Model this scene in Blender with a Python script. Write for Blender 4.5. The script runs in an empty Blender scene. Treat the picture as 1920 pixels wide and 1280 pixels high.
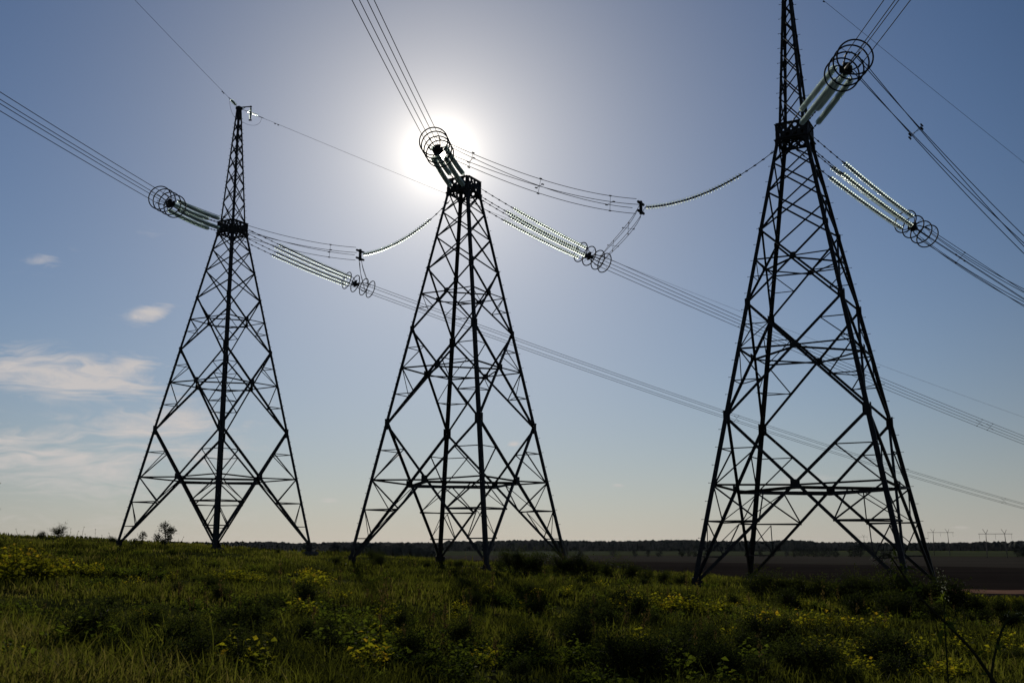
import bpy, math, random
import numpy as np
from mathutils import Vector, Matrix

random.seed(7)
R = math.radians
scene = bpy.context.scene
COL = scene.collection

# ------------------------------------------------------------------ camera
EYE = 1.6                      # eye height above the grass at the camera
F = 1954.0                     # focal length in pixels of a 1920 px wide frame
PITCH = R(11.06)
CP, SP = math.cos(PITCH), math.sin(PITCH)
cam_d = bpy.data.cameras.new('camera')
cam = bpy.data.objects.new('camera', cam_d)
COL.objects.link(cam)
cam_d.sensor_fit = 'HORIZONTAL'
cam_d.sensor_width = 36.0
cam_d.lens = F / 1920 * 36.0
cam_d.clip_start = 0.1
cam_d.clip_end = 20000
cam.location = (0, 0, EYE)
cam.rotation_euler = (R(90) + PITCH, 0, 0)
scene.camera = cam


def ray(px, py):
    """unit direction seen at a place of the photograph (used to survey where things stand)"""
    a, b = (px - 960) / F, (640 - py) / F
    v = Vector((a, CP - b * SP, SP + b * CP))
    return v.normalized()


def azel(px, py):
    v = ray(px, py)
    return math.atan2(v.x, v.y), math.asin(v.z)


# ------------------------------------------------------------------ terrain
def vnoise(x, y, seed=0):
    x = np.asarray(x, float); y = np.asarray(y, float)
    xi = np.floor(x).astype(np.int64); yi = np.floor(y).astype(np.int64)
    xf = x - xi; yf = y - yi

    def h(i, j):
        n = (i * 374761393 + j * 668265263 + seed * 982451653) & 0xffffffff
        n = ((n ^ (n >> 13)) * 1274126177) & 0xffffffff
        return ((n ^ (n >> 16)) & 0xffff) / 65535.0
    u = xf * xf * (3 - 2 * xf); v = yf * yf * (3 - 2 * yf)
    return ((h(xi, yi) * (1 - u) + h(xi + 1, yi) * u) * (1 - v)
            + (h(xi, yi + 1) * (1 - u) + h(xi + 1, yi + 1) * u) * v)


T_XY = [(-24.0, 86.0), (-3.5, 72.6), (17.25, 60.0)]
VALLEY = -14.4


def sstep(a, b, x):
    t = np.clip((x - a) / (b - a), 0, 1)
    return t * t * (3 - 2 * t)


def ground_h(x, y):
    x = np.asarray(x, float); y = np.asarray(y, float)
    s = 0.518 * (x - T_XY[1][0]) + 0.855 * (y - T_XY[1][1])
    xx = 200 * np.tanh(x / 200); yy = 300 * np.tanh(y / 300)
    hill = -0.0414 * xx + 0.0021 * yy - 0.021 * np.maximum(0, xx - 6) - .36 * np.exp(-((s + 7.5) / 4.5) ** 2) \
        - .42 * np.exp(-((x - 9) / 6) ** 2 - ((y - 54) / 7) ** 2)
    hill = hill + (0.26 * (vnoise(x / 2.1, y / 2.1, 3) - .5) + 0.50 * (vnoise(x / 8.5, y / 8.5, 5) - .5)
                   + 0.5 * (vnoise(x / 23, y / 23, 9) - .5) * sstep(20, 60, np.hypot(x, y)))
    v = sstep(0, 125, s - 10 + 6.0 * sstep(-8, 18, x) + 2.0 * (vnoise(x / 14, y / 14, 11) - .5))
    v = np.clip(v * 1.0, 0, 1) ** 0.75
    return hill * (1 - v) + VALLEY * v


def gh(x, y):
    return float(ground_h(np.array([x]), np.array([y]))[0])


def pix_ground(px, py, far=3000.0):
    """point of the terrain seen at a place of the photograph"""
    d = ray(px, py)
    t = 2.0
    while t < far:
        p = Vector((0, 0, EYE)) + d * t
        if p.z <= gh(p.x, p.y):
            return p
        t += max(0.1, t * 0.004)
    return Vector((0, 0, EYE)) + d * far


def at_dist(px, dist):
    """ground point in the direction of a photo column at a horizontal distance"""
    v = ray(px, 1022); a = math.atan2(v.x, v.y)
    x, y = math.sin(a) * dist, math.cos(a) * dist
    return Vector((x, y, gh(x, y)))


# ------------------------------------------------------------------ materials
def new_mat(name):
    m = bpy.data.materials.new(name)
    m.use_nodes = True
    nt = m.node_tree
    for n in list(nt.nodes):
        nt.nodes.remove(n)
    out = nt.nodes.new('ShaderNodeOutputMaterial')
    return m, nt, out


def metal_mat(name, c1, c2, rough=0.55, metallic=0.5, scale=3.0):
    m, nt, out = new_mat(name)
    b = nt.nodes.new('ShaderNodeBsdfPrincipled')
    tc = nt.nodes.new('ShaderNodeTexCoord')
    nz = nt.nodes.new('ShaderNodeTexNoise'); nz.inputs['Scale'].default_value = scale
    nz.inputs['Detail'].default_value = 6
    cr = nt.nodes.new('ShaderNodeValToRGB')
    cr.color_ramp.elements[0].position = .35; cr.color_ramp.elements[1].position = .7
    cr.color_ramp.elements[0].color = (*c1, 1); cr.color_ramp.elements[1].color = (*c2, 1)
    nt.links.new(tc.outputs['Object'], nz.inputs['Vector'])
    nt.links.new(nz.outputs['Fac'], cr.inputs['Fac'])
    nt.links.new(cr.outputs['Color'], b.inputs['Base Color'])
    b.inputs['Roughness'].default_value = rough
    b.inputs['Metallic'].default_value = metallic
    b.inputs['Specular IOR Level'].default_value = .25
    nt.links.new(b.outputs['BSDF'], out.inputs['Surface'])
    return m


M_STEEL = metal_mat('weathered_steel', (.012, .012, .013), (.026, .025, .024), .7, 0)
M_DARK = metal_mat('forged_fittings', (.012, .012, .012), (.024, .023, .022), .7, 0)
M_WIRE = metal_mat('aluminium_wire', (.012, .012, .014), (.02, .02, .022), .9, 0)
M_CONC = metal_mat('weathered_concrete', (.06, .055, .05), (.12, .11, .10), .95, 0, 5)


def glass_mat():
    m, nt, out = new_mat('toughened_glass')
    rf = nt.nodes.new('ShaderNodeBsdfRefraction'); rf.inputs['Roughness'].default_value = .42
    rf.inputs['IOR'].default_value = 1.16; rf.inputs['Color'].default_value = (.93, 1, .95, 1)
    tr = nt.nodes.new('ShaderNodeBsdfTranslucent'); tr.inputs['Color'].default_value = (.78, .86, .80, 1)
    gl = nt.nodes.new('ShaderNodeBsdfGlossy'); gl.inputs['Roughness'].default_value = .12
    gl.inputs['Color'].default_value = (.9, .95, .93, 1)
    r2 = nt.nodes.new('ShaderNodeBsdfRefraction'); r2.inputs['Roughness'].default_value = .27
    r2.inputs['IOR'].default_value = 1.12; r2.inputs['Color'].default_value = (.96, 1, .97, 1)

    def mix(a, b, f):
        m_ = nt.nodes.new('ShaderNodeMixShader'); m_.inputs[0].default_value = f
        nt.links.new(a.outputs[0], m_.inputs[1]); nt.links.new(b.outputs[0], m_.inputs[2])
        return m_
    mm = mix(mix(tr, gl, .35), mix(rf, r2, .5), .6)
    nt.links.new(mm.outputs[0], out.inputs['Surface'])
    return m


M_GLASS = glass_mat()


def leaf_mat(name, dark, light, transl=.45, scale=.35, extra=None, gloss=.006):
    """foliage: colour from the 'tint' attribute plus patches, part of the light passes through"""
    m, nt, out = new_mat(name)
    L = nt.links.new
    at = nt.nodes.new('ShaderNodeAttribute'); at.attribute_name = 'tint'
    geo = nt.nodes.new('ShaderNodeNewGeometry')
    nz = nt.nodes.new('ShaderNodeTexNoise'); nz.inputs['Scale'].default_value = scale
    nz.inputs['Detail'].default_value = 4
    L(geo.outputs['Position'], nz.inputs['Vector'])
    ad = nt.nodes.new('ShaderNodeMath'); ad.operation = 'MULTIPLY_ADD'
    L(nz.outputs['Fac'], ad.inputs[0]); ad.inputs[1].default_value = 1.3
    sub = nt.nodes.new('ShaderNodeMath'); sub.operation = 'SUBTRACT'
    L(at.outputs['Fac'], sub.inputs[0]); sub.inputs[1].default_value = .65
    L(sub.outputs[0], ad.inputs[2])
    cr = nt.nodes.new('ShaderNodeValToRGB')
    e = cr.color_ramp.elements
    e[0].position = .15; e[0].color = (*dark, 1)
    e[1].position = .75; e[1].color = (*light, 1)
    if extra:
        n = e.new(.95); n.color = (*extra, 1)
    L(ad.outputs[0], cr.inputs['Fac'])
    d = nt.nodes.new('ShaderNodeBsdfDiffuse'); t = nt.nodes.new('ShaderNodeBsdfTranslucent')
    L(cr.outputs['Color'], d.inputs['Color'])
    hs = nt.nodes.new('ShaderNodeHueSaturation'); hs.inputs['Value'].default_value = 1.25
    hs.inputs['Saturation'].default_value = 1.1
    L(cr.outputs['Color'], hs.inputs['Color']); L(hs.outputs['Color'], t.inputs['Color'])
    mx = nt.nodes.new('ShaderNodeMixShader'); mx.inputs[0].default_value = transl
    L(d.outputs[0], mx.inputs[1]); L(t.outputs[0], mx.inputs[2])
    g = nt.nodes.new('ShaderNodeBsdfGlossy'); g.inputs['Roughness'].default_value = .45
    g.inputs['Color'].default_value = (.5, .5, .45, 1)
    m2 = nt.nodes.new('ShaderNodeMixShader'); m2.inputs[0].default_value = gloss
    L(mx.outputs[0], m2.inputs[1]); L(g.outputs[0], m2.inputs[2])
    L(m2.outputs[0], out.inputs['Surface'])
    return m


M_GRASS = leaf_mat('meadow_grass', (.020, .023, .006), (.094, .100, .018), .5, .30, (.115, .10, .03), gloss=.004)
M_WEED = leaf_mat('yellow_green_leaves', (.04, .05, .010), (.21, .20, .026), .55, 1.5, (.29, .20, .035))
M_HERB = leaf_mat('green_herb_leaves', (.028, .042, .010), (.09, .11, .018), .45, 1.2)
M_SHRUB = leaf_mat('dark_shrub_leaves', (.014, .020, .007), (.05, .06, .014), .35, .8)
M_TREE = leaf_mat('tree_leaves', (.012, .017, .008), (.035, .042, .016), .25, .6)
M_FOREST = leaf_mat('far_forest_leaves', (.010, .014, .012), (.024, .030, .022), .05, .02)
M_STEM = leaf_mat('plant_stems', (.03, .035, .012), (.07, .075, .03), .1, 2)
M_DRY = leaf_mat('dry_stems', (.03, .03, .015), (.08, .085, .04), .15, 2)
M_PETAL = leaf_mat('pale_blossom', (.10, .11, .06), (.26, .27, .19), .45, 4)
M_BARK = metal_mat('bark', (.03, .025, .02), (.06, .05, .04), .95, 0, 8)


def field_mat(name, c1, c2, sx, sy, rot=0.0, detail=5):
    m, nt, out = new_mat(name)
    L = nt.links.new
    b = nt.nodes.new('ShaderNodeBsdfDiffuse')
    geo = nt.nodes.new('ShaderNodeNewGeometry')
    mp = nt.nodes.new('ShaderNodeMapping'); mp.inputs['Scale'].default_value = (sx, sy, 1)
    mp.inputs['Rotation'].default_value = (0, 0, rot)
    nz = nt.nodes.new('ShaderNodeTexNoise'); nz.inputs['Scale'].default_value = 1
    nz.inputs['Detail'].default_value = detail
    cr = nt.nodes.new('ShaderNodeValToRGB')
    cr.color_ramp.elements[0].position = .35; cr.color_ramp.elements[1].position = .68
    cr.color_ramp.elements[0].color = (*c1, 1); cr.color_ramp.elements[1].color = (*c2, 1)
    L(geo.outputs['Position'], mp.inputs['Vector']); L(mp.outputs['Vector'], nz.inputs['Vector'])
    L(nz.outputs['Fac'], cr.inputs['Fac']); L(cr.outputs['Color'], b.inputs['Color'])
    L(b.outputs['BSDF'], out.inputs['Surface'])
    return m


M_SOIL = field_mat('hill_soil', (.016, .020, .007), (.045, .050, .014), .5, .5)
M_PLOUGH = field_mat('ploughed_earth', (.011, .009, .0085), (.018, .0145, .013), .004, .03, R(8))  # dark tone of the field, cloud shadow painted into the colour
M_PLOUGH_LIT = field_mat('sunlit_ploughed_earth', (.028, .025, .021), (.040, .035, .029), .004, .03, R(8))  # paler copy of the ploughed earth, sunlight between cloud shadows painted in
M_CROP = field_mat('green_crop', (.028, .034, .018), (.046, .055, .026), .002, .02, R(4))
M_CROP_LIT = field_mat('sunlit_green_crop', (.07, .09, .025), (.10, .125, .035), .002, .02, R(4))  # lighter copy of the crop green, sunlight painted into the colour
M_CLAY = field_mat('bare_clay', (.11, .062, .045), (.17, .10, .07), .08, .2)


# ------------------------------------------------------------------ object helpers
def tag(o, label=None, cat=None, group=None, kind=None):
    if label: o['label'] = label
    if cat: o['category'] = cat
    if group: o['group'] = group
    if kind: o['kind'] = kind
    return o


def empty(name, loc, label, cat, group=None, rz=0.0):
    o = bpy.data.objects.new(name, None)
    o.empty_display_size = .3
    COL.objects.link(o)
    o.location = loc; o.rotation_euler = (0, 0, rz)
    return tag(o, label, cat, group)


def link_mesh(name, me, parent=None):
    o = bpy.data.objects.new(name, me)
    COL.objects.link(o)
    if parent is not None:
        o.parent = parent
    return o


def copy_tree(o, parent=None, skip=()):
    kids = list(o.children)
    c = o.copy(); COL.objects.link(c); c.parent = parent
    for ch in kids:
        if ch.name.split('.')[0] in skip:
            continue
        copy_tree(ch, c, skip)
    return c


class MB:
    """collects faces; build() links them as ONE mesh object"""
    def __init__(self):
        self.v = []; self.f = []; self.smooth = []

    def add(self, vs, fs, smooth=False):
        o = len(self.v)
        self.v += [tuple(p) for p in vs]
        self.f += [tuple(i + o for i in f) for f in fs]
        self.smooth += [smooth] * len(fs)

    def mesh(self, name, mat):
        me = bpy.data.meshes.new(name)
        me.from_pydata(self.v, [], self.f)
        me.polygons.foreach_set('use_smooth', self.smooth)
        me.materials.append(mat)
        me.update()
        return me

    def build(self, name, mat, parent=None):
        return link_mesh(name, self.mesh(name, mat), parent)

    def prism(self, p, q, prof, e1, e2):
        p, q = Vector(p), Vector(q)
        n = len(prof)
        vs = [p + e1 * a + e2 * b for a, b in prof] + [q + e1 * a + e2 * b for a, b in prof]
        fs = [(i, (i + 1) % n, n + (i + 1) % n, n + i) for i in range(n)]
        if n == 6:
            fs += [(3, 2, 1, 0), (5, 4, 3, 0), (6, 7, 8, 9), (6, 9, 10, 11)]
        else:
            fs += [tuple(range(n - 1, -1, -1)), tuple(range(n, 2 * n))]
        self.add(vs, fs)

    def angle(self, p, q, w, t, ref):
        """angle-section steel bar, one flange across 'ref', the other along it"""
        p, q = Vector(p), Vector(q)
        d = (q - p).normalized(); ref = Vector(ref)
        e2 = (ref - d * ref.dot(d)).normalized(); e1 = d.cross(e2)
        h = w / 2
        prof = [(-h, 0), (h, 0), (h, t), (-h + t, t), (-h + t, w * .8), (-h, w * .8)]
        self.prism(p, q, prof, e1, -e2)

    def box(self, c, sx, sy, sz, e=None):
        c = Vector(c)
        e = e or (Vector((1, 0, 0)), Vector((0, 1, 0)), Vector((0, 0, 1)))
        vs = [c + e[0] * (sx / 2 * i) + e[1] * (sy / 2 * j) + e[2] * (sz / 2 * k)
              for k in (-1, 1) for j in (-1, 1) for i in (-1, 1)]
        self.add(vs, [(0, 2, 3, 1), (4, 5, 7, 6), (0, 1, 5, 4), (2, 6, 7, 3), (0, 4, 6, 2), (1, 3, 7, 5)])

    def tube(self, pts, r, n=6, r2=None):
        pts = [Vector(p) for p in pts]
        m = len(pts)
        up = Vector((0, 0, 1))
        vs = []
        for i, p in enumerate(pts):
            d = (pts[min(i + 1, m - 1)] - pts[max(i - 1, 0)]).normalized()
            a = d.cross(up)
            if a.length < 1e-3: a = d.cross(Vector((1, 0, 0)))
            a.normalize(); b = d.cross(a)
            rr = r if r2 is None else r + (r2 - r) * i / max(1, m - 1)
            for k in range(n):
                t = 2 * math.pi * k / n
                vs.append(p + a * (rr * math.cos(t)) + b * (rr * math.sin(t)))
        fs = []
        for i in range(m - 1):
            for k in range(n):
                fs.append((i * n + k, i * n + (k + 1) % n, (i + 1) * n + (k + 1) % n, (i + 1) * n + k))
        fs += [tuple(range(n - 1, -1, -1)), tuple(range((m - 1) * n, m * n))]
        self.add(vs, fs, True)

    def lathe(self, c, axis, prof, n=12):
        """prof: (along axis, radius)"""
        c = Vector(c); d = Vector(axis).normalized()
        a = d.cross(Vector((0, 0, 1)))
        if a.length < 1e-3: a = d.cross(Vector((1, 0, 0)))
        a.normalize(); b = d.cross(a)
        vs = []
        for h, r in prof:
            for k in range(n):
                t = 2 * math.pi * k / n
                vs.append(c + d * h + a * (r * math.cos(t)) + b * (r * math.sin(t)))
        fs = []
        for i in range(len(prof) - 1):
            for k in range(n):
                fs.append((i * n + k, i * n + (k + 1) % n, (i + 1) * n + (k + 1) % n, (i + 1) * n + k))
        self.add(vs, fs, True)

    def torus(self, c, axis, R_, r, n=36, m=8):
        c = Vector(c); d = Vector(axis).normalized()
        a = d.cross(Vector((0, 0, 1))).normalized(); b = d.cross(a)
        vs = []; fs = []
        for i in range(n):
            t = 2 * math.pi * i / n
            e = a * math.cos(t) + b * math.sin(t)
            for j in range(m):
                u = 2 * math.pi * j / m
                vs.append(c + e * (R_ + r * math.cos(u)) + d * (r * math.sin(u)))
        for i in range(n):
            for j in range(m):
                fs.append((i * m + j, ((i + 1) % n) * m + j, ((i + 1) % n) * m + (j + 1) % m, i * m + (j + 1) % m))
        self.add(vs, fs, True)


def np_mesh(name, verts, faces, mat, tint=None, smooth=False):
    """verts (n,3) float, faces (m,3) or (m,4) int"""
    me = bpy.data.meshes.new(name)
    k = faces.shape[1]
    me.vertices.add(len(verts)); me.vertices.foreach_set('co', verts.astype(np.float32).ravel())
    me.loops.add(faces.size); me.loops.foreach_set('vertex_index', faces.astype(np.int32).ravel())
    me.polygons.add(len(faces))
    me.polygons.foreach_set('loop_start', np.arange(0, faces.size, k, dtype=np.int32))
    me.polygons.foreach_set('use_smooth', np.full(len(faces), smooth))
    me.materials.append(mat)
    if tint is not None:
        a = me.attributes.new('tint', 'FLOAT', 'POINT')
        a.data.foreach_set('value', tint.astype(np.float32))
    me.update(calc_edges=True)
    return me


# ------------------------------------------------------------------ the ground
def build_ground():
    na = 540
    rs = np.concatenate([[0.4], np.geomspace(1.0, 9000, 230)])
    az = np.linspace(0, 2 * np.pi, na, endpoint=False)
    RR, AA = np.meshgrid(rs, az, indexing='ij')
    X = RR * np.sin(AA); Y = RR * np.cos(AA)
    Z = ground_h(X, Y)
    v = np.stack([X, Y, Z], -1).reshape(-1, 3)
    i, j = np.meshgrid(np.arange(len(rs) - 1), np.arange(na), indexing='ij')
    a = i * na + j; b = i * na + (j + 1) % na
    f = np.stack([a, a + na, b + na, b], -1).reshape(-1, 4)
    v = np.vstack([v, [[0, 0, gh(0, 0)]]])
    me = np_mesh('ground', v, f, M_SOIL, smooth=True)
    # close the small hole under the camera
    o = link_mesh('ground', me)
    tag(o, kind='structure')
    return o


build_ground()


def sector_sheet(name, a0, a1, d0, d1, dz, mat, wob=0.0, n=60):
    """a flat piece of the valley floor, edges given as distance over bearing"""
    mb = MB()
    top = []; bot = []
    for i in range(n + 1):
        t = i / n; a = R(a0 + (a1 - a0) * t)
        w0 = 1 + wob * (float(vnoise(i * .37, 3.1, 21)) - .5); w1 = 1 + wob * (float(vnoise(i * .31, 7.7, 22)) - .5)
        f0 = d0(t) if callable(d0) else d0
        f1 = d1(t) if callable(d1) else d1
        bot.append((math.sin(a) * f0 * w0, math.cos(a) * f0 * w0, VALLEY + dz))
        top.append((math.sin(a) * f1 * w1, math.cos(a) * f1 * w1, VALLEY + dz))
    m = n + 1
    mb.add(bot + top, [(i, i + 1, m + i + 1, m + i) for i in range(n)])
    return tag(mb.build(name, mat), kind='structure')


sector_sheet('ploughed_field', -24, 46, 235, lambda t: 1420 - 800 * t, .05, M_PLOUGH)
sector_sheet('stubble_field', -24, 46, lambda t: 1420 - 800 * t, 1720, .08, M_PLOUGH_LIT)  # paler band, its near edge is the painted cloud-shadow edge
sector_sheet('crop_field', -24, 46, 1760, 2960, .15, M_CROP)
sector_sheet('sunlit_crop_strip', 14, 46, 2990, lambda t: 3250 - 200 * t, .2, M_CROP_LIT)  # far strip of crop painted brighter as if sunlit
sector_sheet('dirt_track', 21.6, 40, 398, 430, .12, M_CLAY, .02)


# ------------------------------------------------------------------ lattice towers
ROT = R(-30)
H_BOT, H_TOP = 26.4, 27.4
HW0, HW1 = 5.4, 0.87
MAST_TOP = 38.0


def hw(z):
    if z <= H_BOT:
        return HW0 + (HW1 - HW0) * z / H_BOT
    return HW1 - 0.05 * (z - H_BOT)


def face_axes(k):
    a = k * math.pi / 2
    n = Vector((math.cos(a), math.sin(a), 0)); u = Vector((-math.sin(a), math.cos(a), 0))
    return n, u


def fp(k, a, z):
    n, u = face_axes(k)
    w = hw(z)
    return n * w + u * (a * w) + Vector((0, 0, z))


def lerp(p, q, t):
    return p + (q - p) * t


def plate_with_holes(mb, o, eu, ev, en, w, h, cols, rows, r, th, n=16):
    """rectangular plate from corner o, with round lightening holes"""
    cw, ch = w / cols, h / rows
    for ci in range(cols):
        for ri in range(rows):
            c = o + eu * (cw * (ci + .5)) + ev * (ch * (ri + .5))
            vs = []
            for side in (0, 1):
                for i in range(n):
                    t = 2 * math.pi * (i + .5) / n
                    cx, sy = math.cos(t), math.sin(t)
                    s = min(cw / 2 / max(abs(cx), 1e-6), ch / 2 / max(abs(sy), 1e-6))
                    vs.append(c + eu * (cx * s) + ev * (sy * s) + en * (th * side))
                for i in range(n):
                    t = 2 * math.pi * (i + .5) / n
                    vs.append(c + eu * (math.cos(t) * r) + ev * (math.sin(t) * r) + en * (th * side))
            fs = []
            for i in range(n):
                j = (i + 1) % n
                fs.append((i, j, n + j, n + i))
                fs.append((2 * n + j, 2 * n + i, 3 * n + i, 3 * n + j))
                fs.append((n + i, n + j, 3 * n + j, 3 * n + i))
                fs.append((j, i, 2 * n + i, 2 * n + j))
            mb.add(vs, fs)


LV = [0, 9.4, 16.1, 20.6, 23.0, 24.9, 26.4]
DW = [.17, .15, .12, .10, .09, .085]


def build_tower(loc, label):
    root = empty('lattice_pylon', loc, label, 'pylon', 'lattice pylons standing in a row', ROT)
    legs = []
    for c in range(4):
        n1, _ = face_axes(c); n2, _ = face_axes((c + 1) % 4)
        mb = MB()
        zb = {3: -.5, 0: -.3}.get(c, 0.0)   # the front leg stands lower on the slope
        a, b = (n1 + n2) * hw(zb - .1), (n1 + n2) * HW1
        a = Vector((a.x, a.y, zb - .1)); b = Vector((b.x, b.y, H_BOT))
        t = .035
        for (z0, z1, w) in ((zb - .1, 9.4, .25), (9.4, 16.1, .235), (16.1, H_BOT, .21)):
            p = lerp(a, b, (z0 - zb + .1) / (H_BOT - zb + .1)); q = lerp(a, b, (z1 - zb + .1) / (H_BOT - zb + .1))
            prof = [(0, 0), (w, 0), (w, t), (t, t), (t, w), (0, w)]
            mb.prism(p + (n1 + n2) * .03, q + (n1 + n2) * .03, prof, -n1, -n2)
        p = (n1 + n2) * hw(H_BOT) + Vector((0, 0, H_BOT)); q = (n1 + n2) * hw(H_TOP) + Vector((0, 0, H_TOP))
        mb.prism(p + (n1 + n2) * .03, q + (n1 + n2) * .03, [(0, 0), (.21, 0), (.21, t), (t, t), (t, .21), (0, .21)], -n1, -n2)
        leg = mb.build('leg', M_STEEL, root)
        legs.append(leg)
        # shoe and footing
        s = MB(); cpos = (n1 + n2) * (hw(zb) - .08) + Vector((0, 0, zb))
        s.box(cpos + Vector((0, 0, .03)), .62, .62, .06)
        s.box(cpos + n1 * -.1 + n2 * -.1 + Vector((0, 0, .33)), .34, .34, .54)
        for e in (n1, n2):
            s.box(cpos - e * .24 + Vector((0, 0, .25)), .5 if abs(e.x) > .5 else .05, .5 if abs(e.y) > .5 else .05, .38)
        s.build('base_shoe', M_STEEL, leg)
        f = MB()
        bb = [(.55, -1.1), (.48, -.12), (.40, 0)]
        vs = []
        for (hwid, z) in bb:
            for (i, j) in ((-1, -1), (1, -1), (1, 1), (-1, 1)):
                vs.append(cpos + Vector((i * hwid, j * hwid, z)))
        fs = [(0, 3, 2, 1), (8, 9, 10, 11)]
        for L_ in range(2):
            for i in range(4):
                fs.append((L_ * 4 + i, L_ * 4 + (i + 1) % 4, L_ * 4 + 4 + (i + 1) % 4, L_ * 4 + 4 + i))
        f.add(vs, fs)
        f.build('footing', M_CONC, root)
    # step bolts climb the two outer legs
    bolt = MB(); bolt.tube([(0, 0, 0), (.17, 0, 0)], .014, 5); bolt.box((.165, 0, 0), .02, .045, .045)
    bolt_me = bolt.mesh('step_bolt', M_STEEL)
    for c in (0, 2):
        n1, _ = face_axes(c); n2, _ = face_axes((c + 1) % 4)
        z = 2.2; i = 0
        while z < H_BOT - .3:
            p = (n1 + n2) * (hw(z) + .03)
            e = n1 if i % 2 else n2
            side = n2 if i % 2 else n1
            b = link_mesh('step_bolt', bolt_me, legs[c])
            b.location = Vector((p.x, p.y, z)) - side * .1
            b.rotation_euler = (0, 0, math.atan2(e.y, e.x))
            z += .5; i += 1
    # gusset plates where braces meet the legs
    for c in range(4):
        n1, _ = face_axes(c); n2, _ = face_axes((c + 1) % 4)
        for z, hgt, wd in ((LV[1], .72, .33), (LV[2], .5, .26), (LV[3], .3, .2)):
            g = MB()
            for (e, s) in ((n1, n2), (n2, n1)):
                cpos = (n1 + n2) * hw(z) + e * .05 - s * (wd / 2) + Vector((0, 0, z))
                g.box(cpos, .03, wd, hgt, (e, s, Vector((0, 0, 1))))
            g.build('gusset_plate', M_STEEL, legs[c])
    # braces, face by face
    for k in range(4):
        n, u = face_axes(k)
        for i in range(6):
            z0, z1 = LV[i], LV[i + 1]
            for s in (-1, 1):
                mb = MB()
                off = n * (-.02 if s > 0 else -.02 - DW[i] * .45)
                mb.angle(fp(k, s * .985, z0 + .25 * (i == 0)) + off, fp(k, -s * .985, z1) + off, DW[i], .022, n)
                mb.build('diagonal_brace', M_STEEL, root)
        for i in range(3):
            z0, z1 = LV[i], LV[i + 1]
            w0, w1 = hw(z0), hw(z1)
            zc = z0 + (z1 - z0) * w0 / (w0 + w1)
            mid = fp(k, 0, zc)
            g = MB(); gs = (.48, .42, .32)[i]
            g.box(mid + n * .03, .03, gs, gs, (n, u, Vector((0, 0, 1)))); g.build('gusset_plate', M_STEEL, root)
            for s in (-1, 1):
                mb = MB()
                mb.angle(fp(k, s * .98, zc + (.12 if i == 0 else .05)) - n * .05, mid - n * .05, (.13, .11, .09)[i], .02, Vector((0, 0, 1)))
                mb.build('horizontal_strut', M_STEEL, root)
                lower = lambda z: lerp(fp(k, s, z0), mid, (z - z0) / (zc - z0))
                upper = lambda z: lerp(mid, fp(k, s, z1), (z - zc) / (z1 - zc))
                L_ = lambda z: fp(k, s * .98, z)
                sec = []
                if i == 0:
                    sec = [(L_(1.7), lower(1.7), .06), (L_(3.6), lower(3.6), .085), (L_(zc), lower(3.6), .085),
                           (L_(3.6), lower(1.7), .06), (L_(7.6), upper(7.6), .06), (L_(zc), upper(7.6), .075)]
                elif i == 1:
                    sec = [(L_(11.5), lower(11.5), .06), (L_(zc), lower(11.5), .065), (L_(14.8), upper(14.8), .055),
                           (L_(zc), upper(14.8), .055)]
                else:
                    sec = [(L_(17.7), lower(17.7), .05), (L_(zc), lower(17.7), .055)]
                for (p, q, w) in sec:
                    mb = MB(); mb.angle(p - n * .09, q - n * .09, w, .014, n)
                    mb.build('secondary_strut', M_STEEL, root)
    # horizontal diaphragms and bracing inside each leg corner
    for i in range(3):
        z0, z1 = LV[i], LV[i + 1]
        w0, w1 = hw(z0), hw(z1)
        zc = z0 + (z1 - z0) * w0 / (w0 + w1)
        for c in range(4):
            c2 = (c + 1) % 4
            ma, mbp = fp(c, 0, zc), fp(c2, 0, zc)
            mb = MB(); mb.angle(ma * .985 + Vector((0, 0, zc * .015 - .1)), mbp * .985 + Vector((0, 0, zc * .015 - .1)),
                                (.20, .12, .10)[i], .025, Vector((0, 0, 1)))
            mb.build('diaphragm_tie', M_STEEL, root)
            tie_mid = lerp(ma, mbp, .5) + Vector((0, 0, -.12))
            pts = {}
            for z in ((3.6, 1.7) if i == 0 else (11.5,) if i == 1 else ()):
                pa = lerp(fp(c, 1, z0), ma, (z - z0) / (zc - z0)); pb = lerp(fp(c2, -1, z0), mbp, (z - z0) / (zc - z0))
                pts[z] = (pa, pb)
                mb = MB(); mb.angle(pa, pb, .10 if z == 3.6 else .06, .015, Vector((0, 0, 1)))
                mb.build('corner_tie', M_STEEL, root)
            if i == 0:
                chord_mid = lerp(*pts[3.6], .5) + Vector((0, 0, -.1))
                for e in pts[3.6]:
                    mb = MB(); mb.angle(tie_mid, e, .065, .012, Vector((0, 0, 1))); mb.build('corner_strut', M_STEEL, root)
                for e in pts[1.7]:
                    mb = MB(); mb.angle(chord_mid, e, .055, .012, Vector((0, 0, 1))); mb.build('corner_strut', M_STEEL, root)
    # perforated head of the tower
    for k in range(4):
        n, u = face_axes(k)
        mb = MB()
        w = 2 * hw(26.9) + .1
        plate_with_holes(mb, n * (hw(26.9) + .045) - u * (w / 2) + Vector((0, 0, H_BOT - .02)), u, Vector((0, 0, 1)), n,
                         w, 1.02, 4, 2, .118, .035)
        # curved knee plates under the box
        for s in (-1, 1):
            vs = []
            for t in (0, 1):
                base = n * (hw(26.2) + .03 + .03 * t)
                vs += [base + u * (s * hw(26.2)) + Vector((0, 0, H_BOT)), base + u * (s * .25) + Vector((0, 0, H_BOT)),
                       base + u * (s * .55) + Vector((0, 0, H_BOT - .16)), base + u * (s * (hw(25.9))) + Vector((0, 0, H_BOT - .55))]
            mb.add(vs, [(0, 1, 2, 3), (7, 6, 5, 4), (0, 4, 5, 1), (1, 5, 6, 2), (2, 6, 7, 3), (3, 7, 4, 0)])
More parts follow.
